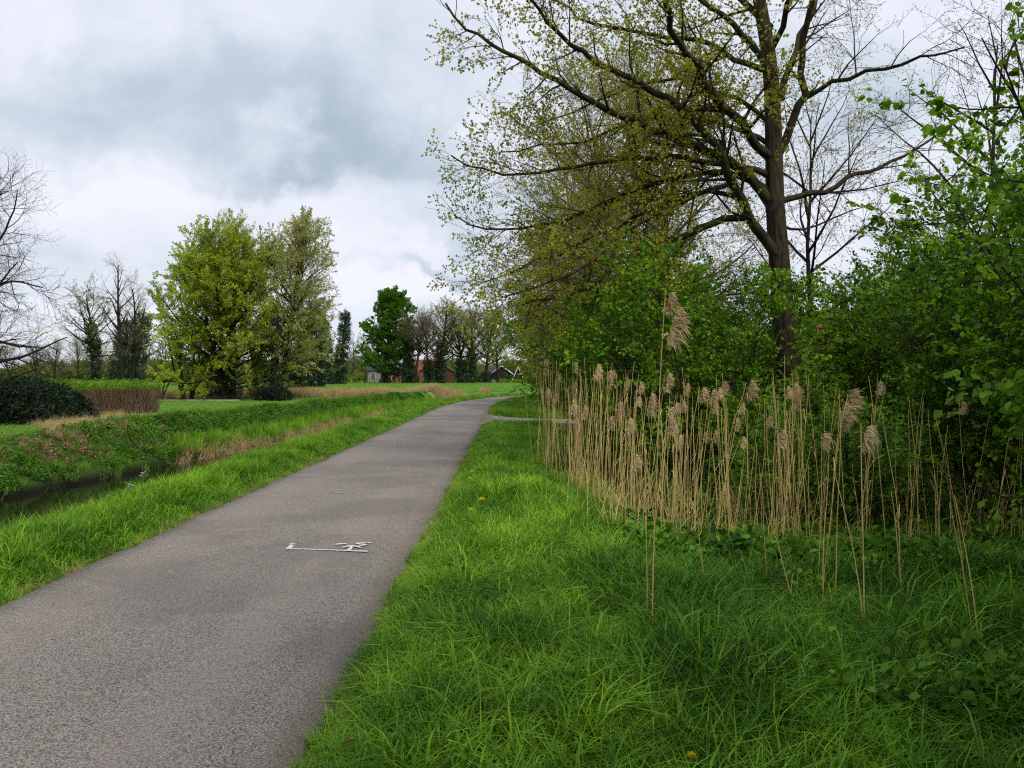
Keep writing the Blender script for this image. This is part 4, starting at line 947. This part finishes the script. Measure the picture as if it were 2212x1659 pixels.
# stump with pale cut log beside it
sx, sy, _z = at(323, 45.5); sz_ = height(sx, sy)
sb = MB(); th = np.linspace(0, 2*math.pi, 15)[:-1]; rngs = np.random.default_rng(8)
prof = [(0,.42),(.12,.36),(.35,.32),(.52,.33)]
v = [(r_*(1+.12*math.sin(5*a_+z_))*math.cos(a_), r_*(1+.12*math.sin(5*a_+z_))*math.sin(a_), z_+(.05*math.sin(3*a_) if z_ > .5 else 0)) for z_, r_ in prof for a_ in th]+[(0, 0, .5)]
q = [(k*14+j, k*14+(j+1) % 14, (k+1)*14+(j+1) % 14, (k+1)*14+j) for k in range(3) for j in range(14)]; t_ = [(42+j, 42+(j+1) % 14, 56) for j in range(14)]
sb.add(v, q=q, t=t_); sb.obj('tree_stump', M['bark_grey'], label='short brown tree stump at the right end of the clipped hedge', cat='stump', loc=(sx, sy, sz_))
lb_ = MB(); lb_.tube([(-.16,0,.02),(-.13,0,.25),(-.12,.02,.46)], [.15,.14,.12], 9); lb_.add([(-.12+.12*math.cos(a_), .02+.12*math.sin(a_), .46) for a_ in th]+[(-.12,.02,.47)], t=[(j, (j+1) % 14, 14) for j in range(14)])
lb_.obj('split_log', flat_mat('pale_split_wood', (.55,.47,.36), .8, .2, .2, 6, .2), label='pale split log standing against the brown stump', cat='log', loc=(sx-.38, sy-.12, sz_))
pb = MB(); a0 = at(672, 50); b0 = at(780, 50); pl = (b0[0]-a0[0])*2.3
pb.box((0, 0, .06), (5.3, .22, .09)); pb.obj('wooden_plank', flat_mat('weathered_plank', (.42,.38,.30), .8, .2, .2, 5, .2), label='long pale weathered plank lying under the maple', cat='plank', loc=(*at(425, 49.5)[:2], at(425, 49.5)[2]), smooth=False)
br = MB(); rng = np.random.default_rng(5)
for _ in range(70):
    p_ = np.array([rng.uniform(-3.6, 3.6), rng.uniform(-.9, .9), rng.uniform(.02, .22)]); a_ = rng.uniform(-.5, .5)
    br.tube(poly(rng, p_, np.array([math.cos(a_), math.sin(a_), .06]), rng.uniform(.4, 1.6), 4, 0, .12), np.linspace(.02, .006, 5), 4)
br.obj('brushwood', M['bark_grey'], label='heap of cut brown branches along the foot of the maple', cat='brushwood', kind='stuff', loc=at(440, 50.8))
bx_, by_ = -9.1, 19.5
br = MB(); 
for j in range(3): br.tube(poly(rng, np.array([0, 0, .05]), np.array([.6-.5*j, .1*j, .35]), .9, 5, .02, .2), np.linspace(.02, .006, 6), 5)
br.obj('fallen_branch', M['bark_grey'], label='small grey forked branch lying on the ditch bank', cat='branch', loc=(bx_, by_, height(bx_, by_)))

# ------------------------------------------------------------------ grass and low plants
def region(n, x0, x1, y0, y1, seed, f=None):
    rng = np.random.default_rng(seed); X_ = rng.uniform(x0, x1, n); Y_ = rng.uniform(y0, y1, n); la, t = lateral(X_, Y_)
    keep = ((la < LE-.02) | (la > RE+.02)) & ~in_drive(X_, Y_, -.05)
    if f is not None: keep &= f(X_, Y_, la, t, rng)
    X_, Y_, la, t = X_[keep], Y_[keep], la[keep], t[keep]; return X_, Y_, height(X_, Y_, la, t), la, t
def grass(name, pr, reg, s0, s1, seed, label, cat='grass', tilt=.12, dz=0., edge=False):
    X_, Y_, Z_, la, t = reg; n = len(X_); rng = np.random.default_rng(seed)
    rot = np.stack([rng.normal(0, tilt, n), rng.normal(0, tilt, n), rng.uniform(0, 6.28, n)], 1)
    s_ = rng.uniform(s0, s1, n)*(.7+.6*fbm(X_*1.1+seed, Y_*1.1))
    if edge:
        off = np.maximum(LE-la, la-RE); s_ = s_*(.45+.55*ss(off, 0., .45))
    return scatter(name, pr, np.stack([X_, Y_, Z_+dz], 1), rot, s_, label=label, cat=cat, kind='stuff')
E_ = .0
def fr(a, b): return lambda X_, Y_, la, t, rng: (la-RE > a) & (la-RE < b)
def edgenoise(X_, Y_, la): return .14*(fbm(X_*2+5, Y_*2)-.35)
rv1 = lambda X_, Y_, la, t, rng: (la > 0) & (la-RE > edgenoise(X_, Y_, la)) & (la-RE < 2.3+.4*(fbm(X_, Y_)-.5))
grass('verge_grass', 'verge', region(10500, -1.2, 2.6, 2.6, 7.5, 1, rv1), .8, 1.5, 1, 'fine green grass on the near right verge between road and reeds', edge=True)
grass('verge_grass', 'short', region(3000, -1.2, 1.4, 2.4, 9, 12, lambda X_, Y_, la, t, rng: (la > 0) & (la-RE > edgenoise(X_, Y_, la)-.03) & (la-RE < .7)), .9, 1.4, 12, 'short trampled grass along the right edge of the asphalt')
grass('verge_grass', 'verge', region(14000, -1.3, 3.0, 7.5, 26, 2, rv1), .9, 1.4, 2, 'green grass on the right verge beside the reeds up to the side path', edge=True)
grass('verge_grass', 'verge', region(11000, -1.6, 4.0, 29, 62, 3, lambda X_, Y_, la, t, rng: (la > 0) & (la-RE < 3.0)), 1.1, 1.7, 3, 'grass on the right verge beyond the side path', edge=True)
grass('long_grass', 'long', region(2600, -.4, 1.8, 2.6, 10, 4, lambda X_, Y_, la, t, rng: (la-RE > .5) & (la-RE < 2.1) & (fbm(X_*1.3, Y_*1.3) > .45)), .7, 1.15, 4, 'longer bright grass tufts in the right verge')
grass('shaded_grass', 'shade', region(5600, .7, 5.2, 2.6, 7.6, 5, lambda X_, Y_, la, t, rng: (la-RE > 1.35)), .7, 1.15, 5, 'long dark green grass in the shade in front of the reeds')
grass('verge_weeds', 'bramble', region(260, -.8, 1.8, 2.8, 14, 40, lambda X_, Y_, la, t, rng: (la-RE > .25)), .25, .5, 40, 'small round-leaved weeds scattered through the right verge', 'weeds', tilt=.4, dz=.05)
grass('dry_verge_blades', 'straw', region(260, -1.0, 4.5, 2.6, 9, 41, lambda X_, Y_, la, t, rng: (la-RE > .15)), .25, .6, 41, 'single dry yellow blades in the verge grass', 'dry grass', tilt=.6)
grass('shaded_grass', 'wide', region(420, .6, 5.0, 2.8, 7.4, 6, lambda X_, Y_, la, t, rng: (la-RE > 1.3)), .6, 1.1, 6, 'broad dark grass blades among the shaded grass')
lv = lambda X_, Y_, la, t, rng: (la < 0) & (LE-la > edgenoise(X_, Y_, la)) & (LE-la < 1.25)
grass('left_verge_grass', 'verge', region(24000, -6.0, -3.0, 4.5, 45, 7, lv), .8, 1.3, 7, 'green grass on the left verge between asphalt and ditch', edge=True)
grass('left_verge_grass', 'lush', region(7000, -6.0, -4.0, 4.5, 26, 8, lambda X_, Y_, la, t, rng: (la < 0) & (LE-la > .45) & (LE-la < 1.32)), .7, 1.1, 8, 'tall lush yellow-green grass along the near side of the ditch')
grass('left_verge_grass', 'lush', region(4600, -6.5, -4.0, 26, 47, 9, lambda X_, Y_, la, t, rng: (la < 0) & (LE-la > .6) & (LE-la < 1.4)), .6, 1.0, 9, 'lush grass along the ditch further up the road')
grass('left_verge_grass', 'verge', region(26000, -7, 24, 43, 68, 10, lambda X_, Y_, la, t, rng: (la < 0) & (LE-la < 2.0)), 1.1, 1.8, 10, 'grass along the outside of the distant road bend')
bankf = lambda X_, Y_, la, t, rng: (la < 0) & (LE-la-Wf(t) > -.42) & (LE-la-Wf(t) < 2.3)
grass('bank_nettles', 'nettle', region(32000, -14, -4.5, 8, 56, 13, lambda X_, Y_, la, t, rng: (la < 0) & (LE-la-Wf(t) < 2.3) & (LE-la-Wf(t) > np.where(Y_ > 22, .25, -.08)) & (np.hypot((X_+9.8)*1.2, Y_-17.3) > .9+.3*rng.random(len(X_)))), .5, .95, 13, 'dense green nettles on the far bank of the ditch', 'nettles', tilt=.5, dz=.05)
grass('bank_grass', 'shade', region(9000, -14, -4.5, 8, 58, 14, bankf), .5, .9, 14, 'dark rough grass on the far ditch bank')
grass('reed_shoots', 'shoots', region(17000, -12, -3.8, 21, 58, 15, lambda X_, Y_, la, t, rng: (la < 0) & (LE-la-Wf(t) > -.1) & (LE-la-Wf(t) < .45)), .5, .9, 15, 'young green reed shoots standing at the water edge', 'reed shoots', tilt=.06)
grass('dry_bank_grass', 'straw', region(42000, -12, -3.8, 17, 60, 16, lambda X_, Y_, la, t, rng: (la < 0) & (np.abs(LE-la-Wf(t)+.32) < .30) & (Y_ > 20) & (rng.random(len(X_)) < np.interp(Y_, [20, 24], [.35, 1]))), .7, 1.25, 16, 'straw-coloured dead stems along the water edge', 'dry grass', tilt=.3)
grass('dry_bank_grass', 'straw', region(5200, -19, -9, 19, 33, 17, lambda X_, Y_, la, t, rng: (la < 0) & (LE-la-Wf(t) > 1.7) & (Y_ > 19+(-10-X_)*1.2) & (Y_ < 24+(-10-X_)*1.4) & (fbm(X_*.8, Y_*.5) > .42)), .7, 1.25, 17, 'pale dry grass on top of the bank in front of the clipped hedge', 'dry grass', tilt=.3)
grass('dry_bank_grass', 'straw', region(700, -11.5, -8, 15, 24, 18, lambda X_, Y_, la, t, rng: (la < 0) & (np.abs(LE-la-Wf(t)-.8) < .5) & (fbm(X_*1.2+3, Y_*1.2) > .5)), .5, .9, 18, 'patch of flattened straw on the bank next to the brown leaves', 'dry grass', tilt=.6)
grass('leaf_litter', 'deadleaf', region(150, -10.6, -9, 16.2, 18.4, 19, lambda X_, Y_, la, t, rng: (la < 0) & (LE-la-Wf(t) > .3) & (LE-la-Wf(t) < 1.35)), .45, .8, 19, 'heap of reddish-brown dead leaves on the ditch bank', 'leaf litter', tilt=.4, dz=.1)
grass('lawn', 'lawn', region(30000, -34, -6, 19, 57, 20, lambda X_, Y_, la, t, rng: (la < 0) & (LE-la-Wf(t) > 2.2)), .7, 1.1, 20, 'short mown lawn between the ditch and the tree group', 'lawn')
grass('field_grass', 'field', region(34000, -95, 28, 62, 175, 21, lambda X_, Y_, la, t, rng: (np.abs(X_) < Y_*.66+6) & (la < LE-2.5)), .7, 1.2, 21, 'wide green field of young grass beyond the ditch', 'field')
grass('dry_reed_belt', 'drystems', region(4600, -24, -3.6, 58, 63, 22, lambda X_, Y_, la, t, rng: (la < LE-2.2) & (fbm(X_*.5, Y_*.6) > .40)), .3, .72, 22, 'belt of tan dry reeds along the field edge in front of the farm', 'dry reeds', tilt=.08)
grass('dry_reed_belt', 'drystems', region(1700, -2.6, 4.4, 65, 70, 23, lambda X_, Y_, la, t, rng: (la < LE-1.6) & (fbm(X_*.7, Y_*.6) > .42)), .25, .6, 23, 'short belt of dry reeds beyond the road bend', 'dry reeds', tilt=.08)
grass('dry_reed_belt', 'drystems', region(1100, -34, -24, 57, 60, 24), .35, .6, 24, 'dry reeds seen between the stems of the garden trees', 'dry reeds', tilt=.08)
# right undergrowth
grass('brambles', 'bramble', region(3800, 1.0, 7.0, 6.2, 9.0, 31, lambda X_, Y_, la, t, rng: (la-RE > 1.8)), .6, 1.2, 31, 'low light green bramble leaves along the foot of the reeds', 'brambles', tilt=.5, dz=.2)
grass('brambles', 'bramble', region(900, 1.2, 5.0, 3.3, 6.6, 32, lambda X_, Y_, la, t, rng: (la-RE > 1.9) & (fbm(X_*1.1+2, Y_*1.1) > .52)), .5, .9, 32, 'scattered bramble sprigs in the dark grass at the lower right', 'brambles', tilt=.5, dz=.2)
grass('reed_litter', 'deadreed', region(200, .8, 7.5, 7.6, 12.5, 33, lambda X_, Y_, la, t, rng: (la-RE > 1.7) & (la-RE < 9)), .5, 1.1, 33, 'broken short dead reed stalks between the standing reeds', 'dead reeds', tilt=.3)
grass('wood_undergrowth', 'nettle', region(5000, 2.2, 13, 9.5, 26, 34, lambda X_, Y_, la, t, rng: (la-RE > 2.3)), .9, 1.6, 34, 'shaded green undergrowth beneath the hazels', 'undergrowth', tilt=.5, dz=.1)
grass('edge_debris', 'deadleaf', region(1500, -1.3, .2, 2.6, 10.0, 35, lambda X_, Y_, la, t, rng: (la > 0) & (la-RE > -.04) & (la-RE < .22)), .12, .3, 35, 'brown leaf crumbs and dry grass along the asphalt edge', 'debris', tilt=.3, dz=.02)
grass('edge_debris', 'straw', region(1500, -1.3, .2, 2.6, 12.0, 36, lambda X_, Y_, la, t, rng: (la > 0) & (la-RE > -.05) & (la-RE < .22)), .12, .34, 36, 'short dry straw at the right asphalt edge', 'debris', tilt=1.2, dz=.02)
grass('edge_debris', 'straw', region(1800, -4.2, -3.3, 5, 16, 37, lambda X_, Y_, la, t, rng: (la < 0) & (LE-la > -.05) & (LE-la < .14)), .12, .3, 37, 'short dry straw at the left asphalt edge', 'debris', tilt=1.2, dz=.02)
print('grass', round(time.time()-T0, 1))

# ------------------------------------------------------------------ reeds
def plume_mesh(seed, Hh=.15, Wd=.125, n=230):
    rng = np.random.default_rng(seed); mb = MB()
    for _ in range(n):
        t = rng.random(); z0 = -Hh*.15+Hh*1.05*t; L = Wd*(1.0-.35*abs(2*t-.9))*rng.uniform(.35, 1.2); a = rng.normal(0, .75); dr = rng.uniform(.1, .75)+.5*rng.random()**3; z0 += rng.normal(0, .012)
        ax = np.array([math.cos(a), math.sin(a), 0]); p = np.array([.02*t, 0, z0]); pts = []
        for k in range(4):
            u = k/3; pts.append(p+ax*L*(u-.15*u*u)+np.array([0, 0, L*(.35*u-dr*u*u)]))
        w_ = .0026; sdv = np.cross(pts[-1]-pts[0], rv(rng)); sdv = sdv/(np.linalg.norm(sdv)+1e-9)*w_
        v = []
        for k in range(4): wk = (.5, 1.2, 1., .2)[k]; v += [pts[k]+sdv*wk, pts[k]-sdv*wk]
        mb.add(v, q=[(2*k, 2*k+1, 2*k+3, 2*k+2) for k in range(3)])
    return mb.mesh('plume', M['plume'])
plumes = [plume_mesh(j, .13+.012*j, .10+.01*(j % 3), 150+25*j) for j in range(5)]
def reed(B, Tt, label, group=None, plume=0., seed=0, r=.0042, bend=.25):
    """dead reed stalk from its foot B to its tip Tt"""
    rng = np.random.default_rng(seed); B = np.array(B, float); Tt = np.array(Tt, float)-B; n = 9; t = np.linspace(0, 1, n)
    hz_ = np.array([Tt[0], Tt[1], 0]); r = r*rng.uniform(.62, 1.12); pts = np.outer(t, [0, 0, Tt[2]])+np.outer(t**(1+bend*2.2), hz_)+np.outer(np.sin(t*3.14), rng.normal(0, .018, 3))+np.outer(np.sin(t*9.4), rng.normal(0, .004, 3))
    mb = MB(); mb.tube(pts, np.linspace(r, r*.45, n), 4)
    for k in range(rng.integers(1, 4)):     # nodes and torn leaf sheaths
        u = rng.uniform(.15, .8); p, tg = along(pts, u); d_ = side_dir(rng, tg, rng.uniform(.3, .8)); L = rng.uniform(.06, .2); s_ = np.cross(d_, [0, .3, 1]); s_ = s_/np.linalg.norm(s_)*.004
        mb.add([p+s_, p-s_, p+d_*L*.6-s_*.7, p+d_*L*.6+s_*.7, p+d_*L+np.array([0, 0, -L*.3])], q=[(0,1,2,3)], t=[(3,2,4)])
    o = mb.obj('dry_reed', M['reed'], label=label, cat='reed', group=group, loc=B)
    if plume:
        pl = mkobj('plume', plumes[seed % 5], o, loc=pts[-1]-np.array([0, 0, plume*.11])); pl.scale = (plume*.85,)*3; pl.rotation_euler = (0, .12, rng.uniform(-.5, .3))
        if seed == 0:
            p2 = mkobj('plume', plumes[(seed+1) % 5], o, loc=pts[-1]-np.array([-.01, 0, .27])); p2.scale = (plume*1.35,)*3; p2.rotation_euler = (0, .12, -.2)
    return o
def rb(bx, by, Y): z = height((bx*K-512)*Y/F, Y); return np.array([(bx*K-512)*Y/F, Y, z])
# reeds one can single out: foot x, distance, tip x, tip y, plume size, label
named = [
 (1410,4.35,1438,628,.95,'tallest dry reed with a big double brown plume, left of the oak trunk'),
 (1395,4.6,1388,905,0,'bare reed stalk standing just left of the tallest plumed reed'),
 (1268,7.6,1283,790,1.0,'tall plumed reed left of the tallest reed'),
 (1392,7.4,1436,812,1.1,'plumed reed just right of the tallest reed, tip at hedge height'),
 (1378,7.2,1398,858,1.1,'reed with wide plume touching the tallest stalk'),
 (1468,7.6,1512,835,1.1,'plumed reed between the tallest reed and the oak trunk, left of a pair'),
 (1480,7.3,1532,842,1.0,'right-hand reed of the plumed pair between tallest reed and oak'),
 (1540,7.0,1612,825,1.2,'single curved plumed reed just left of the oak trunk'),
 (1780,4.9,1832,850,1.15,'plumed reed right of the oak trunk, highest of its cluster'),
 (1800,5.1,1815,880,1.0,'plumed reed in the cluster right of the oak, second highest'),
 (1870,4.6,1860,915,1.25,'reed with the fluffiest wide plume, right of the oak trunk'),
 (1765,5.6,1775,935,.9,'small plumed reed at the left of the cluster right of the oak'),
 (1700,7.2,1692,868,0,'tall plumeless reed rising in front of the oak trunk foot'),
 (1690,7.0,1683,935,1.0,'reed with small plume below the oak trunk'),
 (1325,8.0,1330,875,1.0,'plumed reed in the dense left clump, highest there'),
 (1300,8.2,1312,898,1.0,'plumed reed in the left clump, left of its highest'),
 (1340,7.8,1352,905,1.1,'plumed reed at the right of the dense left clump'),
 (1225,8.6,1232,868,1.0,'plumed reed near the left end of the reed bed'),
 (1250,8.4,1256,880,.9,'reed with drooping plume in the left part of the bed'),
 (1175,13.0,1178,845,1.1,'plumed reed at the leftmost tip of the bed'),
 (1160,13.6,1164,862,0,'plumeless reed at the leftmost tip of the bed'),
 (1190,12.4,1196,850,1.0,'second plumed reed from the leftmost tip of the bed'),
 (1352,7.3,1366,985,1.0,'short plumed reed low in the left clump'),
 (1425,7.8,1440,905,1.1,'plumed reed right of the tallest stalk, low'),
 (1450,7.7,1462,945,.8,'small plumed reed right of the tallest stalk, lower still'),
 (1520,7.6,1538,928,.9,'plumed reed low left of the oak trunk'),
 (1555,7.8,1600,945,.8,'drooping plumed reed below the curved one'),
 (1500,7.9,1495,880,0,'split-tipped plumeless reed among the middle reeds'),
 (2118,4.1,2062,1070,0,'thick bent foreground reed at the right, first of a leaning pair'),
 (2105,4.2,2050,1085,0,'thick leaning reed at the right with a broken top'),
 (1945,5.4,1905,890,0,'slender tall bare reed right of the fluffiest plume'),
 (1953,5.0,1925,1060,0,'bare reed leaning left beside the slender tall one'),
 (2085,5.2,2020,900,0,'thin bare reed curving against the dark bushes at the right'),
 (2040,6.2,2005,885,0,'thin bare reed standing in the dark gap at the right'),
 (1530,5.3,1505,1000,0,'bare foreground reed below the middle of the bed'),
 (1655,5.6,1640,1010,0,'bare foreground reed leaning left in front of the oak foot'),
 (1720,5.0,1660,1120,0,'straight bare foreground reed, lower centre right'),
 (1775,5.1,1790,1000,0,'pale foreground reed crossing its neighbour below the oak'),
 (1870,4.5,1800,1010,0,'long bare foreground reed slanting right to left'),
]
for j, (bx, Y_, tx, ty, pl_, lb) in enumerate(named):
    B = rb(bx, 0, Y_); Tp = PX(tx, ty, Y_+.05); reed(B, Tp, lb, plume=pl_, seed=j, r=.0052 if Y_ < 5.5 else .0045)
# the rest of the bed: copied stalks
rng = np.random.default_rng(99)
ZN = [(.95,'at the thin leftmost end of the reed bed'),(1.5,'in the dense left part of the reed bed'),(2.5,'in the middle of the reed bed'),(3.9,'in the reed bed below the oak trunk'),(99,'in the sparse right end of the reed bed')]
base_r = [reed((0, 0, 0), (rng.normal(0, .07), rng.normal(0, .06), 1.), 'tan dry reed stalk without plume standing in the reed bed', 'dry reed stalks of the roadside reed bed', 0, 200+j, .0044) for j in range(12)]
base_p = [reed((0, 0, 0), (rng.normal(.05, .05), rng.normal(0, .04), 1.), 'dry reed stalk with a small brown plume standing in the reed bed', 'plumed dry reeds of the roadside reed bed', .9, 300+j, .0044) for j in range(4)]
cx = np.array([.55, .75, 1.05, 1.35, 1.9, 2.6, 3.6, 4.8, 6.0]); cyy = np.array([14.3, 12.6, 11.0, 9.5, 8.6, 8.1, 7.9, 7.9, 7.7])
fi = dict()
def place(src, X_, Y_, h_):
    o = src if src.name not in fi else copy_tree(src)
    fi[src.name] = 1; z_ = height(X_, Y_); o.location = (X_, Y_, z_-.02); o.rotation_euler = (rng.normal(0, .06), rng.normal(0, .08), rng.uniform(0, 6.28) if not o.children else rng.normal(0, .5)); o.scale = (1, 1, h_)
    for ch in o.children: ch.scale = (.72, .72, .72/h_)
    zn = [q_[1] for q_ in ZN if X_ < q_[0]][0]; o['label'] = ('small-plumed dry reed stalk ' if o.children else 'tan plumeless dry reed stalk ')+zn; o['group'] = ('plumed' if o.children else 'plumeless')+' dry reeds '+zn
for j in range(255):
    u = rng.beta(1.5, 1.9); u = u*8; a_ = int(min(u, 7)); f_ = u-a_
    X_ = cx[a_]*(1-f_)+cx[a_+1]*f_; Y_ = cyy[a_]*(1-f_)+cyy[a_+1]*f_
    X_ += rng.normal(0, .16); Y_ += rng.normal(0, .38)
    top = 1.75+.35*vn(X_*1.5, 3)+rng.normal(0, .16)
    if rng.random() < .11: place(base_p[rng.integers(0, 4)], X_, Y_, min(2.0, top-.1))
    else: place(base_r[rng.integers(0, 12)], X_, Y_, top*(rng.uniform(.75, 1.) if rng.random() < .8 else rng.uniform(.35, .7)))
print('reeds', round(time.time()-T0, 1))

# ------------------------------------------------------------------ small things
def dandelion(x, y, label, s_=1.):
    p = gpt(x, y, .21); root = mkobj('dandelion', None, None, label, 'flower', 'dandelions in the right verge', None, (p[0], p[1], height(p[0], p[1])))
    h_ = .21-root.location[2]; st_ = MB(); st_.tube([(0, 0, 0), (.004, 0, h_*.5), (0, .003, h_)], [.002, .002, .002], 5); st_.obj('stem', M['hawthorn'], root)
    hb = MB(); rr = np.random.default_rng(int(x))
    for k in range(46):
        a_ = k*2.4; e = .2+1.1*(k/46); d_ = np.array([math.cos(a_)*math.cos(e), math.sin(a_)*math.cos(e), math.sin(e)]); leaf(hb, np.array([0, 0, h_]), d_, rv(rr), .022*s_, .007*s_, 0, kind='flat')
    hb.obj('flower_head', M['yellow'], root)
for x_, y_, s_, lb in [(1020,1019,1,'dandelion nearest the asphalt in the upper verge'),(1015,1034,.9,'dandelion just below the one nearest the asphalt'),(1049,1058,1.2,'largest dandelion, rightmost of the verge group'),(1041,1080,1.2,'dandelion below the largest one'),(1018,1102,1,'lowest yellow dandelion of the verge group'),
                       (1043,962,1,'dandelion in the verge near the side path, lower left of three'),(1047,955,.8,'small dandelion in the verge near the side path, middle of three'),(1065,948,1,'dandelion in the verge near the side path, highest of three'),(1083,954,.9,'dandelion beside the reed bed near the side path'),(1493,1636,.8,'tiny yellow flower in the dark grass at the bottom edge')]: dandelion(x_, y_, lb, s_*1.35)
def cuckoo(X_, Y_, h_, label):
    root = mkobj('cuckoo_flower', None, None, label, 'flower', None, None, (X_, Y_, height(X_, Y_))); st_ = MB(); st_.tube([(0, 0, 0), (.01, 0, h_*.5), (0, .01, h_)], .003, 4); st_.obj('stem', M['hawthorn'], root)
    hb = MB(); rr = np.random.default_rng(int(Y_*10))
    for k in range(14):
        c_ = np.array([0, 0, h_])+rr.normal(0, .022, 3)
        for a_ in range(4): leaf(hb, c_, np.array([math.cos(a_*1.57), math.sin(a_*1.57), .3]), np.array([0, 0, 1.]), .014, .012, 0, kind='flat')
    hb.obj('flower_head', M['white'], root)
for X_, Y_, h_, lb in [(-4.62,10.0,.34,'white wildflower sticking up above the ditch edge grass, higher of two'),(-4.60,9.6,.26,'white wildflower at the ditch edge, lower of two'),(-9.6,30.5,.55,'white wildflowers in the bank reeds, first from the left'),(-8.9,31.5,.55,'white wildflowers in the bank reeds, right of the first'),(-8.7,34.5,.5,'white wildflower further up the ditch bank')]: cuckoo(X_, Y_, h_, lb)
dm = []
for j in range(3):
    b = MB(); leaf(b, np.zeros(3), np.array([1., 0, .2]), np.array([0, .2, 1.]), .07, .045, 0, .5+.3*j); dm.append(b.mesh('dead_leaf', M['deadleaf']))
for j, (x_, y_, lb) in enumerate([(738,1614,'curled reddish-brown dead leaf at the bottom of the verge, nearest the road'),(842,1590,'brown dead leaf standing in the grass, left of the darker pair'),(912,1590,'dark crumpled dead leaf in the lower verge'),(930,1580,'crumpled dead leaf touching its neighbour in the lower verge'),(898,1580,'pale brown dead leaf between the others in the lower verge')]):
    p = gpt(x_, y_, .09); o = mkobj('dead_leaf', dm[j % 3], None, lb, 'leaf', 'dead leaves in the near verge', None, p); o.rotation_euler = (j*.7, -.5+j*.2, j*1.3)
b = MB(); p = gpt(945, 1310, .08); b.tube([(-.03, .05, .03), (0, 0, 0), (.04, -.09, -.03)], .004, 5); b.obj('twig', M['bark_dark'], label='short dark twig lying on the grass of the right verge', cat='twig', loc=p)
b = MB(); b.tube([(0, 0, -.1), (-.02, .0, .12), (-.03, .01, .3)], [.006, .005, .004], 5); p = gpt(1478, 1640, .0); b.obj('broken_reed', M['straw'], label='short pale snapped reed stub at the bottom edge', cat='reed', loc=(p[0], p[1], height(p[0], p[1])))
# broad-leaved sprigs in the dark grass
GN_ = 'leafy sprigs in the dark grass'
def sprig(X_, Y_, label, seed, s_=1., mat='nettle'):
    rng = np.random.default_rng(seed); root = mkobj('nettle_plant', None, None, label, 'plant', GN_, None, (X_, Y_, height(X_, Y_)))
    pts = poly(rng, np.zeros(3), np.array([rng.normal(0, .15), rng.normal(0, .15), 1.]), .30*s_, 6, 0, .06); b = MB(); b.tube(pts, .004, 5); b.obj('stem', M['hazel'], root)
    b0 = MB(); leaf(b0, np.zeros(3), np.array([1., 0, -.15]), np.array([0, 0, 1.]), .062*s_, .042*s_, 0, .5); me = b0.mesh('leaf', M[mat])
    for k in range(20):
        p, _t = along(pts, .2+.79*k/20); o = mkobj('leaf', me, root, loc=p); o.rotation_euler = (rng.normal(0, .35), rng.uniform(-.7, .6), k*1.57+(k//2)*.8); q_ = 1.15-.6*k/20; o.scale = (q_,)*3
for j, (x_, Y_, s_, mt, lb) in enumerate([(1435,3.75,.8,'nettle','dark nettle plant by the dead grass nest, lower right'),(1480,3.7,.75,'nettle','nettle plant right of the first one by the dead grass'),(1600,3.9,.9,'hawthorn','light green leafy sprig at the lower right, above the nettles'),(1780,4.6,1.,'hawthorn','light green bramble sprig beside the foreground reeds'),(1840,4.4,1.,'hawthorn','light green bramble sprig right of the longest foreground reed'),(2090,4.6,1.,'nettle','leafy sprig at the foot of the leaning right reeds'),(1300,5.2,.7,'nettle','small weed at the edge of the shaded grass'),(1950,4.0,1.,'hawthorn','light green sprig low in the grass near the right edge')]):
    sprig((x_*K-512)*Y_/F, Y_, lb, 500+j, s_, mt)
print('done', round(time.time()-T0, 1), 'objects', len(bpy.data.objects))
